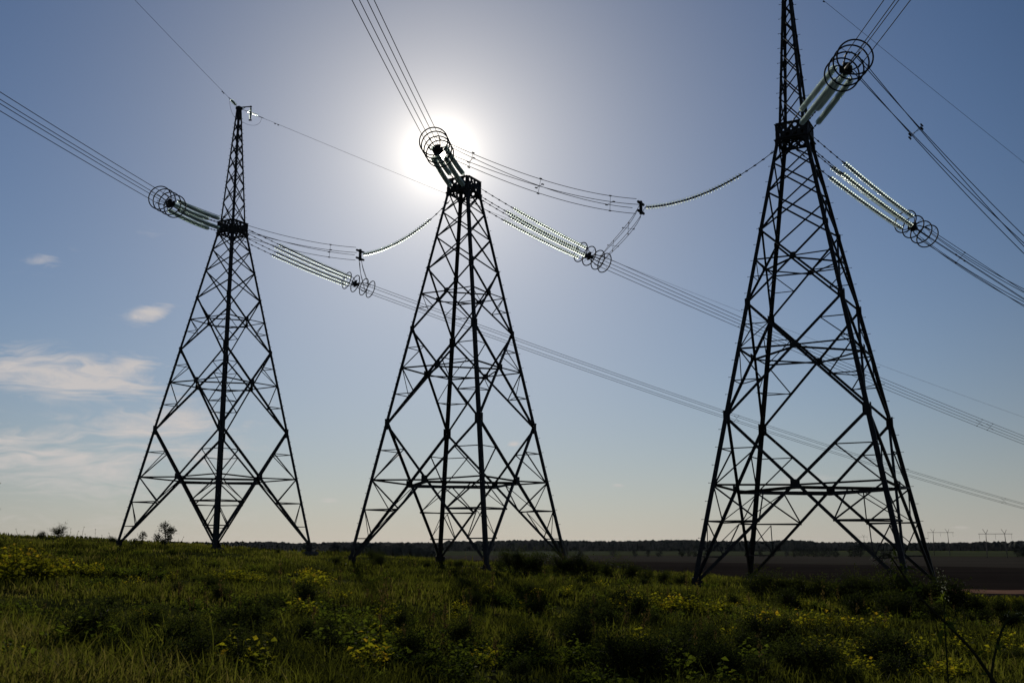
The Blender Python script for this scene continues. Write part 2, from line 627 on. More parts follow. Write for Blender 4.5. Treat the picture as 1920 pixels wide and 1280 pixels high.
        pl = mb.build('head_plate', M_STEEL, root)
        for z in (H_BOT, H_TOP):
            b = MB(); b.angle(fp(k, -1.06, z) + n * .1, fp(k, 1.06, z) + n * .1, .14, .02, Vector((0, 0, 1)))
            b.build('head_flange', M_STEEL, pl)
    fl = MB(); fl.box((0, 0, 26.9), 2 * hw(26.9) - .3, 2 * hw(26.9) - .3, .05); fl.build('head_floor', M_STEEL, root)
    inner = MB()
    for z in (H_BOT + .15, H_TOP - .15):
        for c in range(2):
            inner.angle(fp(c, 0, z + .03 * c), fp(c + 2, 0, z + .03 * c), .12, .02, Vector((0, 0, 1)))
    inner.build('head_crossbeam', M_STEEL, root)
    # tapering mast above the head
    ms = MB()
    ms.box((0, 0, MAST_TOP - .12), .42, .42, .24)
    ms.box((0, 0, MAST_TOP - .75), .36, .36, .3)
    mast = ms.build('mast', M_STEEL, root)
    m0, m1 = .76, .15

    def mw(z): return m0 + (m1 - m0) * (z - H_TOP) / (MAST_TOP - H_TOP)
    for c in range(4):
        n1, _ = face_axes(c); n2, _ = face_axes((c + 1) % 4)
        b = MB()
        b.prism((n1 + n2) * mw(H_TOP) + Vector((0, 0, H_TOP - .3)), (n1 + n2) * mw(MAST_TOP) + Vector((0, 0, MAST_TOP)),
                [(0, 0), (.15, 0), (.15, .02), (.02, .02), (.02, .15), (0, .15)], -n1, -n2)
        b.build('mast_leg', M_STEEL, mast)
        if c in (0, 2):
            z = H_TOP + .6; i = 0
            while z < MAST_TOP - .6:
                p = (n1 + n2) * mw(z); e = n1 if i % 2 else n2; side = n2 if i % 2 else n1
                bo = link_mesh('step_bolt', bolt_me, mast)
                bo.location = Vector((p.x, p.y, z)) - side * .08
                bo.rotation_euler = (0, 0, math.atan2(e.y, e.x))
                z += .5; i += 1
    zs = [H_TOP]
    hgt = 1.75
    while zs[-1] + hgt < MAST_TOP - .4:
        zs.append(zs[-1] + hgt); hgt *= .9
    zs.append(MAST_TOP - .2)
    for k in range(4):
        n, u = face_axes(k)
        for a, b_ in zip(zs[:-1], zs[1:]):
            for s in (-1, 1):
                mb = MB()
                off = n * (-.01 if s > 0 else -.05)
                mb.angle(n * mw(a) + u * (s * mw(a)) + Vector((0, 0, a)) + off, n * mw(b_) - u * (s * mw(b_)) + Vector((0, 0, b_)) + off, .075, .014, n)
                mb.build('mast_brace', M_STEEL, mast)
    return root


T_BASE = [-.2 + EYE, -1.25 + EYE, -2.3 + EYE]
PYLONS = []
t1 = build_tower((*T_XY[0], T_BASE[0]), 'lattice steel pylon with a whole slender mast on top, beside the small round tree')
# arm at the mast top of the first pylon
arm = MB()
RROW = Matrix.Rotation(-ROT, 3, 'Z')
ARM_DIR = RROW @ Vector((math.sin(R(80)), math.cos(R(80)), 0))
arm.tube([Vector((0, 0, MAST_TOP - .05)), ARM_DIR * 1.0 + Vector((0, 0, MAST_TOP + .12))], .05, 6)
arm.tube([Vector((0, 0, MAST_TOP - .4)), ARM_DIR * .6 + Vector((0, 0, MAST_TOP + .05))], .025, 6)
arm.box(ARM_DIR * 1.0 + Vector((0, 0, MAST_TOP + .1)), .14, .14, .12)
arm.build('bracket_arm', M_STEEL, t1)
t2 = copy_tree(t1, skip=('mast', 'bracket_arm'))
t2.location = (*T_XY[1], T_BASE[1])
t2['label'] = 'flat-topped lattice steel pylon without a mast, standing right under the sun'
t3 = copy_tree(t1)
t3.location = (*T_XY[2], T_BASE[2])
t3.rotation_euler.z = ROT + R(2)
t3.scale = (1.035, 1.035, 1.0)
t3['label'] = 'nearest and largest lattice steel pylon, its mast cut off by the top of the picture'
WHICH = ['left pylon', 'middle pylon', 'right pylon']

# ------------------------------------------------------------------ insulators and wires
B_NEAR, B_FAR = R(5.2), R(54)
D_NEAR = Vector((-math.sin(B_NEAR), -math.cos(B_NEAR), 0))
D_NEARS = [Vector((-math.sin(R(q)), -math.cos(R(q)), 0)) for q in (7.3, 5.2, 3.2)]
D_FAR = Vector((math.sin(B_FAR), math.cos(B_FAR), 0))
UP = Vector((0, 0, 1))
C3 = [Vector((*T_XY[i], 0)) for i in range(3)]
ZP = [T_BASE[i] + 26.9 for i in range(3)]


class Line:
    """centre line of one phase leaving a tower"""
    def __init__(self, i, d, drop, s1, c2, tr=12.3, zp=None):
        self.c = C3[i]; self.d = d; self.zp = ZP[i] if zp is None else zp
        self.drop, self.s1, self.c2, self.tr = drop, s1, c2, tr
        s0 = 2 * drop / tr - s1
        self.s0 = s0; self.k = (s0 - s1) / (2 * tr)
        self.side = Vector((d.y, -d.x, 0))

    def z(self, t):
        if t <= self.tr:
            return self.zp - self.s0 * t + self.k * t * t
        q = t - self.tr
        return self.zp - self.drop - self.s1 * q + self.c2 * q * q

    def p(self, t, a=0.0, b=0.0):
        q = self.c + self.d * t + UP * self.z(t)
        tan = self.tan(t)
        up = self.side.cross(tan).normalized()
        if up.z < 0: up = -up
        return q + self.side * a + up * b

    def tan(self, t):
        return (self.d + UP * ((self.z(t + .05) - self.z(t - .05)) / .1)).normalized()


NEAR = [Line(0, D_NEARS[0], 1.75, .06, .00045), Line(1, D_NEARS[1], 1.75, .06, .00045), Line(2, D_NEARS[2], 1.45, .10, .00045)]
FAR = [Line(0, D_FAR, 3.2, .19, .0003), Line(1, D_FAR, 3.3, .19, .0003), Line(2, D_FAR, 3.8, .23, .0003)]

DISC = [(-.03, .05), (-.028, .10), (-.014, .15), (-.002, .168), (.006, .16), (.010, .10), (.02, .05)]


def disc_string(path, t0, t1, n, parent, core_r=.045, disc=DISC):
    """cap-and-pin string: metal core mesh with the glass discs as its child"""
    core = MB(); gl = MB()
    pts = [path(t0 + (t1 - t0) * j / n) for j in range(n + 1)]
    core.tube(pts, core_r, 6)
    single = []
    for j in range(n):
        p = pts[j]; ax = (pts[j + 1] - pts[j]).normalized()
        c = p + ax * .08
        core.lathe(c, ax, [(-.09, .04), (-.085, .075), (-.03, .08), (-.01, .05)], 8)
        if n < 10:
            g1 = MB(); g1.lathe(c, ax, disc, 12); single.append(g1)
        else:
            gl.lathe(c, ax, disc, 12)
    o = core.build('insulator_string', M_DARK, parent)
    if n < 10:
        for g1 in single: g1.build('glass_disc', M_GLASS, o)
    else:
        gl.build('glass_discs', M_GLASS, o)
    return o


def tension_set(line, label, near):
    root = empty('tension_insulator_set', line.p(.9), label, 'insulator set', 'glass insulator sets holding the conductors')
    inv = -root.location
    td0, td1, ty = 4.0, 11.2, 11.75

    def offs(t):
        return .46 if t < 4 else .46 - .08 * (t - 4) / 8
    for a in (-1, 1):
        for b in (-1, 1):
            path = lambda t, a=a, b=b: line.p(t, a * offs(t), b * offs(t) * .85) + inv
            st = disc_string(path, td0, td1, 36, root)
            ld = MB()
            ld.tube([path(t) for t in (.75, 1.5, 2.5, 3.3, 4.0)], .022, 6)
            for t in (.9, 1.5, 2.1, 2.7, 3.3, 3.85):
                q = path(t); ld.lathe(q, line.tan(t), [(-.1, .02), (-.06, .05), (.06, .05), (.1, .02)], 7)
            ld.build('link_rod', M_DARK, st)
            tl = MB(); tl.tube([path(11.15), path(11.4), line.p(ty, a * .16, b * .16) + inv], .03, 6)
            tl.build('end_link', M_DARK, st)
    tan = line.tan(ty); side = line.side; up = side.cross(tan).normalized()
    yk = MB(); c = line.p(ty) + inv
    yk.box(c, .10, .62, .34, (tan, side, up)); yk.box(c + tan * .12, .10, .34, .62, (tan, side, up))
    yk.box(c + tan * .3, .4, .2, .2, (tan, side, up))
    for a in (-1, 1):
        for b in (-1, 1):
            yk.tube([c + tan * .1, c + tan * .5 + side * (.2 * a) + up * (.2 * b), line.p(ty + 1.2, a * .3, b * .3) + inv], .035, 6)
            yk.lathe(line.p(ty + 1.2, a * .3, b * .3) + inv, tan, [(-.25, .02), (-.2, .045), (.25, .045), (.35, .02)], 7)
    yk.build('yoke_plate', M_DARK, root)
    for j, t in enumerate((11.0, 11.85, 12.75, 13.45)):
        rg = MB(); c = line.p(t) + inv; tn = line.tan(t)
        R_ = .86 if near else .80
        rg.torus(c, tn, R_, .042)
        s_, u_ = line.side, line.side.cross(tn).normalized()
        if j in (1, 3):
            for q in (R(35), R(125), R(215), R(305)):
                e = s_ * math.cos(q) + u_ * math.sin(q)
                rg.tube([c + e * .28, c + e * R_], .012, 5)
        rg.build('grading_ring', M_DARK, root)
    return root


LAB_N = ['greenish glass insulator set with four rings, on the viewer side of the masted left pylon',
         'silhouetted glass insulator set with four rings, crossing the sun above the flat-topped pylon',
         'long glass insulator set with large rings, rising from the nearest pylon towards the top edge']
LAB_F = ['bright glass insulator set with four rings, between the left pylon and the middle pylon',
         'dazzling white glass insulator set descending to the right of the flat-topped pylon',
         'bright glass insulator set descending to the right of the nearest pylon']
for i in range(3):
    tension_set(NEAR[i], LAB_N[i], True)
    tension_set(FAR[i], LAB_F[i], False)


def wire(name, pts, r, label, group, cat='wire'):
    mb = MB(); mb.tube(pts, r, 6)
    return tag(mb.build(name, M_WIRE), label, cat, group)


def spacer(c, tan, half, label, r=.013, rot=0.0):
    """X-shaped spacer with four clamps"""
    side = tan.cross(UP).normalized(); up = side.cross(tan).normalized()
    mb = MB()
    e = [(-1, -1), (1, -1), (1, 1), (-1, 1)]
    side, up = side * math.cos(rot) + up * math.sin(rot), up * math.cos(rot) - side * math.sin(rot)
    q = [c + side * (a * half) + up * (b * half) for a, b in e]
    mb.tube([q[0], q[2]], r, 5); mb.tube([q[1], q[3]], r, 5)
    for p in q:
        mb.lathe(p, tan, [(-.1, .01), (-.08, .04), (.08, .04), (.1, .01)], 6)
    return tag(mb.build('wire_spacer', M_DARK), label, 'spacer', 'spacers clamped on the wire bundles')


HB = .32
ends = [[-1, -1], [1, -1], [1, 1], [-1, 1]]
for i in range(3):
    for a, b in ends:
        ts = [12.95] + list(np.linspace(14, 130, 30))
        wire('conductor_wire', [NEAR[i].p(t, a * HB, b * HB) for t in ts], .021,
             f'dark conductor wire, one of four leaving the {WHICH[i]} up over the viewer', f'near conductors of the {WHICH[i]}')
        ts = [12.95] + list(np.linspace(14, 310, 60))
        wire('conductor_wire', [FAR[i].p(t, a * HB, b * HB) for t in ts], .021,
             f'thin conductor wire, one of four running from the {WHICH[i]} down to the far right', f'far conductors of the {WHICH[i]}')
spacer(FAR[1].p(66.5), FAR[1].tan(66.5), HB, 'small spacer on the wires right of the nearest pylon, high above the far field')
spacer(FAR[1].p(68.5), FAR[1].tan(68.5), HB, 'second small spacer close beside another, right of the nearest pylon')
spacer(FAR[0].p(120), FAR[0].tan(120), HB, 'tiny spacer on the lowest wires near the right edge')
spacer(FAR[0].p(62.5), FAR[0].tan(62.5), HB, 'tiny spacer on the lowest wires behind the nearest pylon')
spacer(FAR[2].p(17.3), FAR[2].tan(17.3), HB, 'spacer just beyond the rings right of the nearest pylon')

# jumpers: from the near rings round the tower to a held-off yoke and on to the far rings
ROWD = (C3[1] - C3[2]).normalized()
J = [C3[1] + ROWD * 9.6 + UP * (21.95 + EYE), C3[2] + ROWD * 10.3 + UP * (21.7 + EYE),
     C3[2] - ROWD * 16.5 + UP * (9.8 + EYE)]


def bez(p0, p1, p2, p3, n=22):
    out = []
    for i in range(n + 1):
        t = i / n; s = 1 - t
        out.append(p0 * s ** 3 + p1 * (3 * s * s * t) + p2 * (3 * s * t * t) + p3 * t ** 3)
    return out


for i in range(3):
    A = NEAR[i].p(13.0); B = FAR[i].p(13.0); Jc = J[i]
    dirA = (Jc - A).normalized(); dirB = (B - Jc)
    sA = Vector((dirA.y, -dirA.x, 0)).normalized()
    j0 = Jc - dirA * .35
    for a0, b0 in ends:
        sp = .35
        ca = math.cos(R(40)); sa = math.sin(R(40))
        a, b = a0 * ca - b0 * sa, a0 * sa + b0 * ca
        pA = NEAR[i].p(13.0, a * HB, b * HB)
        pJ = j0 + sA * (a * sp) + UP * (b * sp)
        sag = 1.0
        pts = bez(pA, lerp(pA, pJ, .33) - UP * sag * .75, lerp(pA, pJ, .67) - UP * sag, pJ)
        wire('jumper_wire', pts, .019, f'slack jumper wire, one of four from the upper rings of the {WHICH[i]}',
             f'upper jumper wires of the {WHICH[i]}')
        pJ2 = Jc + sA * (a * sp) + UP * (b * sp) + UP * -.1
        pB = FAR[i].p(13.0, a * HB, b * HB)
        d2 = pB - pJ2
        hz = Vector((d2.x, d2.y, 0))
        pts = bez(pJ2, pJ2 + hz * .18 - UP * (.42 * abs(d2.z) + .25), pB - hz * .30 - UP * .1, pB)
        if i == 2:
            pts = bez(pJ2, lerp(pJ2, pB, .33) - UP * .7, lerp(pJ2, pB, .67) - UP * .9, pB)
        wire('jumper_wire', pts, .019, f'jumper wire, one of four rising from the lower rings of the {WHICH[i]}',
             f'lower jumper wires of the {WHICH[i]}')
    def JP(f):
        p = bez(A, lerp(A, j0, .33) - UP * .75, lerp(A, j0, .67) - UP * 1.0, j0, 100)
        k = int(f * 100)
        return p[k], (p[k + 1] - p[k]).normalized()
    marks = {0: ((.30, 'spacer on the jumper just right of the left pylon'), (.86, 'spacer on the jumper next to the yoke between left and middle pylon')),
             1: ((.17, 'spacer on the jumper wires nearest the sun'), (.50, 'spacer halfway along the jumper wires right of the sun'),
                 (.86, 'spacer on the jumper wires next to the yoke left of the nearest pylon')),
             2: ((.22, 'spacer on the jumper wires at the upper right, below the large rings'),)}[i]
    for f, lab in marks:
        c, tn = JP(f)
        spacer(c, tn, .35, lab, rot=R(40))
    if i == 1:
        for f, lab in ((.33, 'spacer on the steep jumper wires, upper of the two'), (.66, 'spacer on the steep jumper wires, lower of the two')):
            d2 = B - Jc; hz = Vector((d2.x, d2.y, 0)); p0 = Jc - UP * .1
            pts = bez(p0, p0 + hz * .18 - UP * (.42 * abs(d2.z) + .25), B - hz * .30 - UP * .1, B, 100)
            k = int(f * 100)
            spacer(pts[k], (pts[k + 1] - pts[k]).normalized(), .28, lab, rot=R(40))

# long side insulators that hold the jumpers off
SIDE_LAB = ['sagging glass insulator string reaching left from the flat-topped pylon to a yoke',
            'sagging glass insulator string reaching left from the nearest pylon to a yoke',
            'glass insulator string holding the jumper beyond the right edge']
for i in range(3):
    Jc = J[i]
    if i == 2:
        P0 = Jc - ROWD * 10 + UP * 1.0; dr = ROWD
    else:
        P0 = C3[i + 1] + ROWD * 1.2 + UP * (ZP[i + 1] - .75); dr = ROWD
    root = empty('side_insulator', P0, SIDE_LAB[i], 'insulator')
    end = Jc - P0
    path = lambda t: end * t - UP * (4 * .85 * t * (1 - t))
    st = disc_string(path, .22 if i != 1 else .25, .965, 33, root)
    ld = MB(); ld.tube([path(t) for t in (0, .08, .16, .25)], .022, 6)
    for t in (.03, .09, .15, .21):
        ld.lathe(path(t), end, [(-.1, .02), (-.06, .05), (.06, .05), (.1, .02)], 7)
    ld.build('link_rod', M_DARK, st)
    yk = MB(); e = end; sd = Vector((e.y, -e.x, 0)).normalized(); fw = Vector((e.x, e.y, 0)).normalized()
    yk.box(e, .16, .16, .9, (fw, sd, UP)); yk.box(e + UP * .3, .18, .75, .1, (fw, sd, UP)); yk.box(e - UP * .3, .18, .75, .1, (fw, sd, UP))
    for a in (-1, 1):
        for b in (-1, 1):
            yk.lathe(e + sd * (.3 * a) + UP * (.3 * b), sd, [(-.18, .03), (-.14, .085), (.14, .085), (.18, .03)], 8)
    yk.build('yoke_plate', M_DARK, root)

# earth wires
for i, dn, df in ((0, .02, .165), (2, .02, .25)):
    zt = T_BASE[i] + MAST_TOP - .1
    top = C3[i] + UP * zt
    w = 'left' if i == 0 else 'nearest'
    for d, sl, c2, nm in ((D_NEARS[i], dn, .0004, 'near'), (D_FAR, df, .00018, 'far')):
        q = lambda t: top + d * t - UP * (sl * t - c2 * t * t)
        t0 = 1.9
        wire('earth_wire', [q(t) for t in [t0] + list(np.linspace(3, 120 if nm == 'near' else 310, 40))], .0125,
             (f'thin earth wire from the top of the {w} pylon ' + ('up over the viewer' if nm == 'near' else 'down to the far right')), None)
        root = empty('earth_wire_insulator', q(.3), (f'short glass insulator at the {w} mast top, holding the earth wire ' +
                     ('on the viewer side' if nm == 'near' else 'on the far side')), 'insulator')
        pp = lambda t: q(t) - root.location
        st = disc_string(pp, .75, 1.75, 7, root, .02, [(a * .8, b * .72) for a, b in DISC])
        lk = MB(); lk.tube([pp(.15), pp(.75)], .02, 6); lk.tube([pp(1.7), pp(2.3)], .03, 6); lk.build('end_link', M_DARK, st)
        lo = MB(); a, b = pp(2.1), pp(.2) - UP * .9
        lo.tube(bez(a, a - UP * 1.3, b - UP * .5, b), .012, 5); lo.build('bypass_loop', M_WIRE, root)
        dm = MB()
        for t in (3.4, 3.7):
            dm.box(pp(t) - UP * .07, .16, .05, .05, (d, line_side := Vector((d.y, -d.x, 0)), UP)); dm.box(pp(t) - UP * .03, .03, .03, .08)
        dm.build('vibration_damper', M_DARK, root)
    if i == 0:
        ad = Vector((math.sin(R(80)), math.cos(R(80)), 0))
        hp = C3[0] + ad * 1.0 + UP * (T_BASE[0] + MAST_TOP + .05)
        root = empty('hanging_insulator', hp, 'short glass insulator hanging upright from the arm at the left mast top', 'insulator')
        disc_string(lambda t: Vector((0, 0, -t)), .1, 1.1, 7, root, .03, [(a * .8, b * .72) for a, b in DISC])
        cl = MB(); cl.box((0, 0, -1.2), .25, .08, .12); cl.build('clamp', M_DARK, root)

# far portal pylons on the horizon
def portal(px, dist, width, zc, label):
    p = at_dist(px, dist)
    root = empty('portal_pylon', p, label, 'pylon', 'portal pylons on the horizon', R(-6))
    h = zc - p.z; w = width / 2
    r = .34
    cb = MB()
    for y in (-.9, .9):
        cb.tube([(-w, y, h), (w, y, h)], r * .8, 5)
    n = 16
    for k in range(n):
        cb.tube([(-w + width * k / n, -.9 if k % 2 else .9, h), (-w + width * (k + 1) / n, .9 if k % 2 else -.9, h)], r * .6, 4)
    cb.build('crossbar', M_STEEL, root)
    for s in (-1, 1):
        x = s * w * .55
        lg = MB(); lg.tube([(x + s * 1.0, -1.5, -1), (x, 0, h)], r, 5); lg.tube([(x + s * 1.0, 1.5, -1), (x, 0, h)], r, 5)
        for k in range(8):
            t = k / 8
            lg.tube([(x + s * (1 - t), -1.5 * (1 - t), h * t), (x + s * (1 - t - .12), 1.5 * (1 - t - .12), h * (t + .12))], r * .5, 4)
        lg.build('leg', M_STEEL, root)
        pk = MB(); pk.tube([(x, 0, h), (x - 3.8, 0, h + 6.0)], r * .8, 5); pk.tube([(x, 0, h), (x + 2.6, 0, h + 5.2)], r * .8, 5)
        pk.build('peak', M_STEEL, root)
    for x in (-w * .95, 0, w * .95):
        s = MB(); s.tube([(x, 0, h), (x, 0, h - 7)], .14, 5); s.build('insulator_string', M_DARK, root)


portal(1868, 1500, 42, EYE + 14.6, 'portal pylon with two legs on the horizon at the far right, the larger one')
portal(1765, 1850, 41, EYE + 20.5, 'portal pylon with two legs on the horizon, just right of the nearest pylon')
portal(1612, 2900, 42, EYE + 22, 'faint tiny portal pylon on the horizon, seen through the nearest pylon')


# ------------------------------------------------------------------ sky, sun
SUN_AZ, SUN_EL = azel(826, 290)
sun_vec = Vector((math.sin(SUN_AZ) * math.cos(SUN_EL), math.cos(SUN_AZ) * math.cos(SUN_EL), math.sin(SUN_EL)))
sl = bpy.data.lights.new('sun', 'SUN')
sl.energy = 3.3; sl.angle = R(.53); sl.color = (1, .94, .84)
so = bpy.data.objects.new('sun', sl); COL.objects.link(so)
so.rotation_euler = (-sun_vec).to_track_quat('-Z', 'Y').to_euler()

w = bpy.data.worlds.new('World'); scene.world = w
w.use_nodes = True
nt = w.node_tree
for n in list(nt.nodes): nt.nodes.remove(n)
L = nt.links.new


def nd(t, **kw):
    n = nt.nodes.new(t)
    for k, v in kw.items(): setattr(n, k, v)
    return n


def mth(op, *args, clamp=False):
    n = nd('ShaderNodeMath', operation=op, use_clamp=clamp)
    for i, a in enumerate(args):
        if isinstance(a, (int, float)): n.inputs[i].default_value = a
        else: L(a, n.inputs[i])
    return n.outputs[0]


out = nd('ShaderNodeOutputWorld'); bg = nd('ShaderNodeBackground')
bg.inputs['Strength'].default_value = SKY_STRENGTH = .0535
sky = nd('ShaderNodeTexSky', sky_type='NISHITA')
sky.sun_disc = False
sky.sun_elevation = SUN_EL; sky.sun_rotation = SUN_AZ
sky.air_density = 1.0; sky.dust_density = .08; sky.ozone_density = 3.6; sky.altitude = 100
geo = nd('ShaderNodeNewGeometry')
vec = nd('ShaderNodeVectorMath', operation='NORMALIZE')
tcw = nd('ShaderNodeTexCoord')
L(tcw.outputs['Generated'], vec.inputs[0])
sep = nd('ShaderNodeSeparateXYZ'); L(vec.outputs[0], sep.inputs[0])
azn = mth('ARCTAN2', sep.outputs[0], sep.outputs[1])
eln = mth('ARCSINE', sep.outputs[2])
# circumsolar light of a slightly hazy sky: two aureole lobes round the sun's direction
dot = nd('ShaderNodeVectorMath', operation='DOT_PRODUCT')
L(vec.outputs[0], dot.inputs[0]); dot.inputs[1].default_value = sun_vec
ang = mth('MULTIPLY', mth('ARCCOSINE', mth('MINIMUM', dot.outputs['Value'], .9999999)), 180 / math.pi)
g1 = mth('MULTIPLY', mth('POWER', 2.718, mth('MULTIPLY', mth('DIVIDE', ang, 1.05), -1)), 2.0 / SKY_STRENGTH)
g2 = mth('MULTIPLY', mth('POWER', 2.718, mth('DIVIDE', ang, -5.7)), .80 / SKY_STRENGTH)
disc = mth('MULTIPLY', mth('LESS_THAN', ang, .27), 30 / SKY_STRENGTH)
glow = mth('ADD', mth('ADD', g1, g2), disc)
gc = nd('ShaderNodeVectorMath', operation='SCALE'); gc.inputs[0].default_value = (1, .90, .74); L(glow, gc.inputs['Scale'])
near_sun = mth('POWER', 2.718, mth('MULTIPLY', mth('POWER', mth('DIVIDE', ang, 17), 2), -1))
hsv = nd('ShaderNodeHueSaturation'); L(sky.outputs[0], hsv.inputs['Color'])
L(mth('SUBTRACT', 1.06, mth('MULTIPLY', near_sun, .40)), hsv.inputs['Saturation'])
far_sun = nd('ShaderNodeMapRange', interpolation_type='SMOOTHSTEP'); L(ang, far_sun.inputs['Value'])
far_sun.inputs['From Min'].default_value = 22; far_sun.inputs['From Max'].default_value = 40
far_sun.inputs['To Min'].default_value = .90; far_sun.inputs['To Max'].default_value = .62
L(far_sun.outputs[0], hsv.inputs['Value'])
low = nd('ShaderNodeMix', data_type='RGBA')
L(mth('MULTIPLY', mth('POWER', 2.718, mth('DIVIDE', mth('MAXIMUM', eln, 0), -.115)), .74), low.inputs[0])
lil = nd('ShaderNodeVectorMath', operation='MULTIPLY'); L(hsv.outputs['Color'], lil.inputs[0]); lil.inputs[1].default_value = (.965, .972, 1.04)
L(lil.outputs[0], low.inputs[6]); low.inputs[7].default_value = (.425 / SKY_STRENGTH, .41 / SKY_STRENGTH, .39 / SKY_STRENGTH, 1)
skyadd = nd('ShaderNodeVectorMath', operation='ADD'); L(low.outputs[2], skyadd.inputs[0]); L(gc.outputs[0], skyadd.inputs[1])

# thin clouds: patches of fibrous noise over bearing and elevation
cmb = nd('ShaderNodeCombineXYZ'); L(azn, cmb.inputs[0]); L(eln, cmb.inputs[1])
mp = nd('ShaderNodeMapping'); mp.inputs['Scale'].default_value = (17, 62, 1); mp.inputs['Rotation'].default_value = (0, 0, R(-4))
L(cmb.outputs[0], mp.inputs[0])
nz = nd('ShaderNodeTexNoise'); nz.inputs['Scale'].default_value = 1.0; nz.inputs['Detail'].default_value = 9
nz.inputs['Roughness'].default_value = .58; nz.inputs['Distortion'].default_value = .7
L(mp.outputs[0], nz.inputs['Vector'])
total = None
for (px, py, rx, ry, st, rot) in (
        (110, 702, 225, 44, 1.1, -3), (240, 688, 95, 24, .9, 8), (290, 795, 175, 34, .95, 4), (60, 850, 300, 62, .8, -2), (330, 850, 200, 30, .8, 2), (150, 905, 330, 45, .6, 0),
        (285, 588, 50, 22, .95, 18), (80, 495, 52, 26, .55, 15), (200, 960, 420, 60, .35, 0), (962, 832, 14, 6, 1.0, 6), (750, 855, 22, 6, .6, 4),
        (620, 937, 24, 6, .8, 0), (1160, 908, 16, 5, .7, 0), (1510, 905, 110, 26, .45, 3), (275, 435, 40, 22, .22, 0), (480, 760, 90, 30, .3, 0),
        (1806, 988, 20, 5, .5, 0), (30, 970, 45, 10, .5, 0)):
    a, e = azel(px, py)
    du = mth('DIVIDE', mth('SUBTRACT', azn, a), rx / 1990)
    dv0 = mth('SUBTRACT', mth('SUBTRACT', eln, e), mth('MULTIPLY', mth('SUBTRACT', azn, a), math.tan(R(rot))))
    dv = mth('DIVIDE', dv0, ry / 1990)
    r2 = mth('ADD', mth('MULTIPLY', du, du), mth('MULTIPLY', dv, dv))
    fall = mth('MULTIPLY', mth('POWER', 2.718, mth('MULTIPLY', r2, -1.0)), st)
    total = fall if total is None else mth('MAXIMUM', total, fall)
warp = nd('ShaderNodeTexNoise'); warp.inputs['Scale'].default_value = .6; warp.inputs['Detail'].default_value = 2
L(mp.outputs[0], warp.inputs['Vector'])
wv = nd('ShaderNodeVectorMath', operation='MULTIPLY_ADD'); L(warp.outputs['Color'], wv.inputs[0])
wv.inputs[1].default_value = (.02, .055, 0); L(cmb.outputs[0], wv.inputs[2])
mp2 = nd('ShaderNodeMapping'); mp2.inputs['Scale'].default_value = (20, 130, 1); mp2.inputs['Rotation'].default_value = (0, 0, R(-7))
L(wv.outputs[0], mp2.inputs[0])
nz2 = nd('ShaderNodeTexNoise'); nz2.inputs['Scale'].default_value = 1.0; nz2.inputs['Detail'].default_value = 8
nz2.inputs['Roughness'].default_value = .62; nz2.inputs['Distortion'].default_value = .35; L(mp2.outputs[0], nz2.inputs['Vector'])
field = mth('ADD', mth('MULTIPLY', nz.outputs['Fac'], .9), mth('MULTIPLY', nz2.outputs['Fac'], 1.15))
dens = mth('MULTIPLY', mth('SUBTRACT', mth('MULTIPLY_ADD', total, .62, field), 1.23), 2.1, clamp=True)
dens = mth('MULTIPLY', dens, mth('MULTIPLY', total, 1.5, clamp=True), clamp=True)
mixc = nd('ShaderNodeMix', data_type='RGBA')
L(mth('MULTIPLY', dens, .85), mixc.inputs[0])
L(skyadd.outputs[0], mixc.inputs[6])
mixc.inputs[7].default_value = (.60 / SKY_STRENGTH, .555 / SKY_STRENGTH, .53 / SKY_STRENGTH, 1)
L(mixc.outputs[2], bg.inputs['Color'])
L(bg.outputs[0], out.inputs['Surface'])

scene.view_settings.view_transform = 'Standard'
scene.view_settings.look = 'None'
scene.view_settings.exposure = 0
scene.view_settings.gamma = 1

# ------------------------------------------------------------------ vegetation
exec_vegetation = True
rng = np.random.default_rng(11)


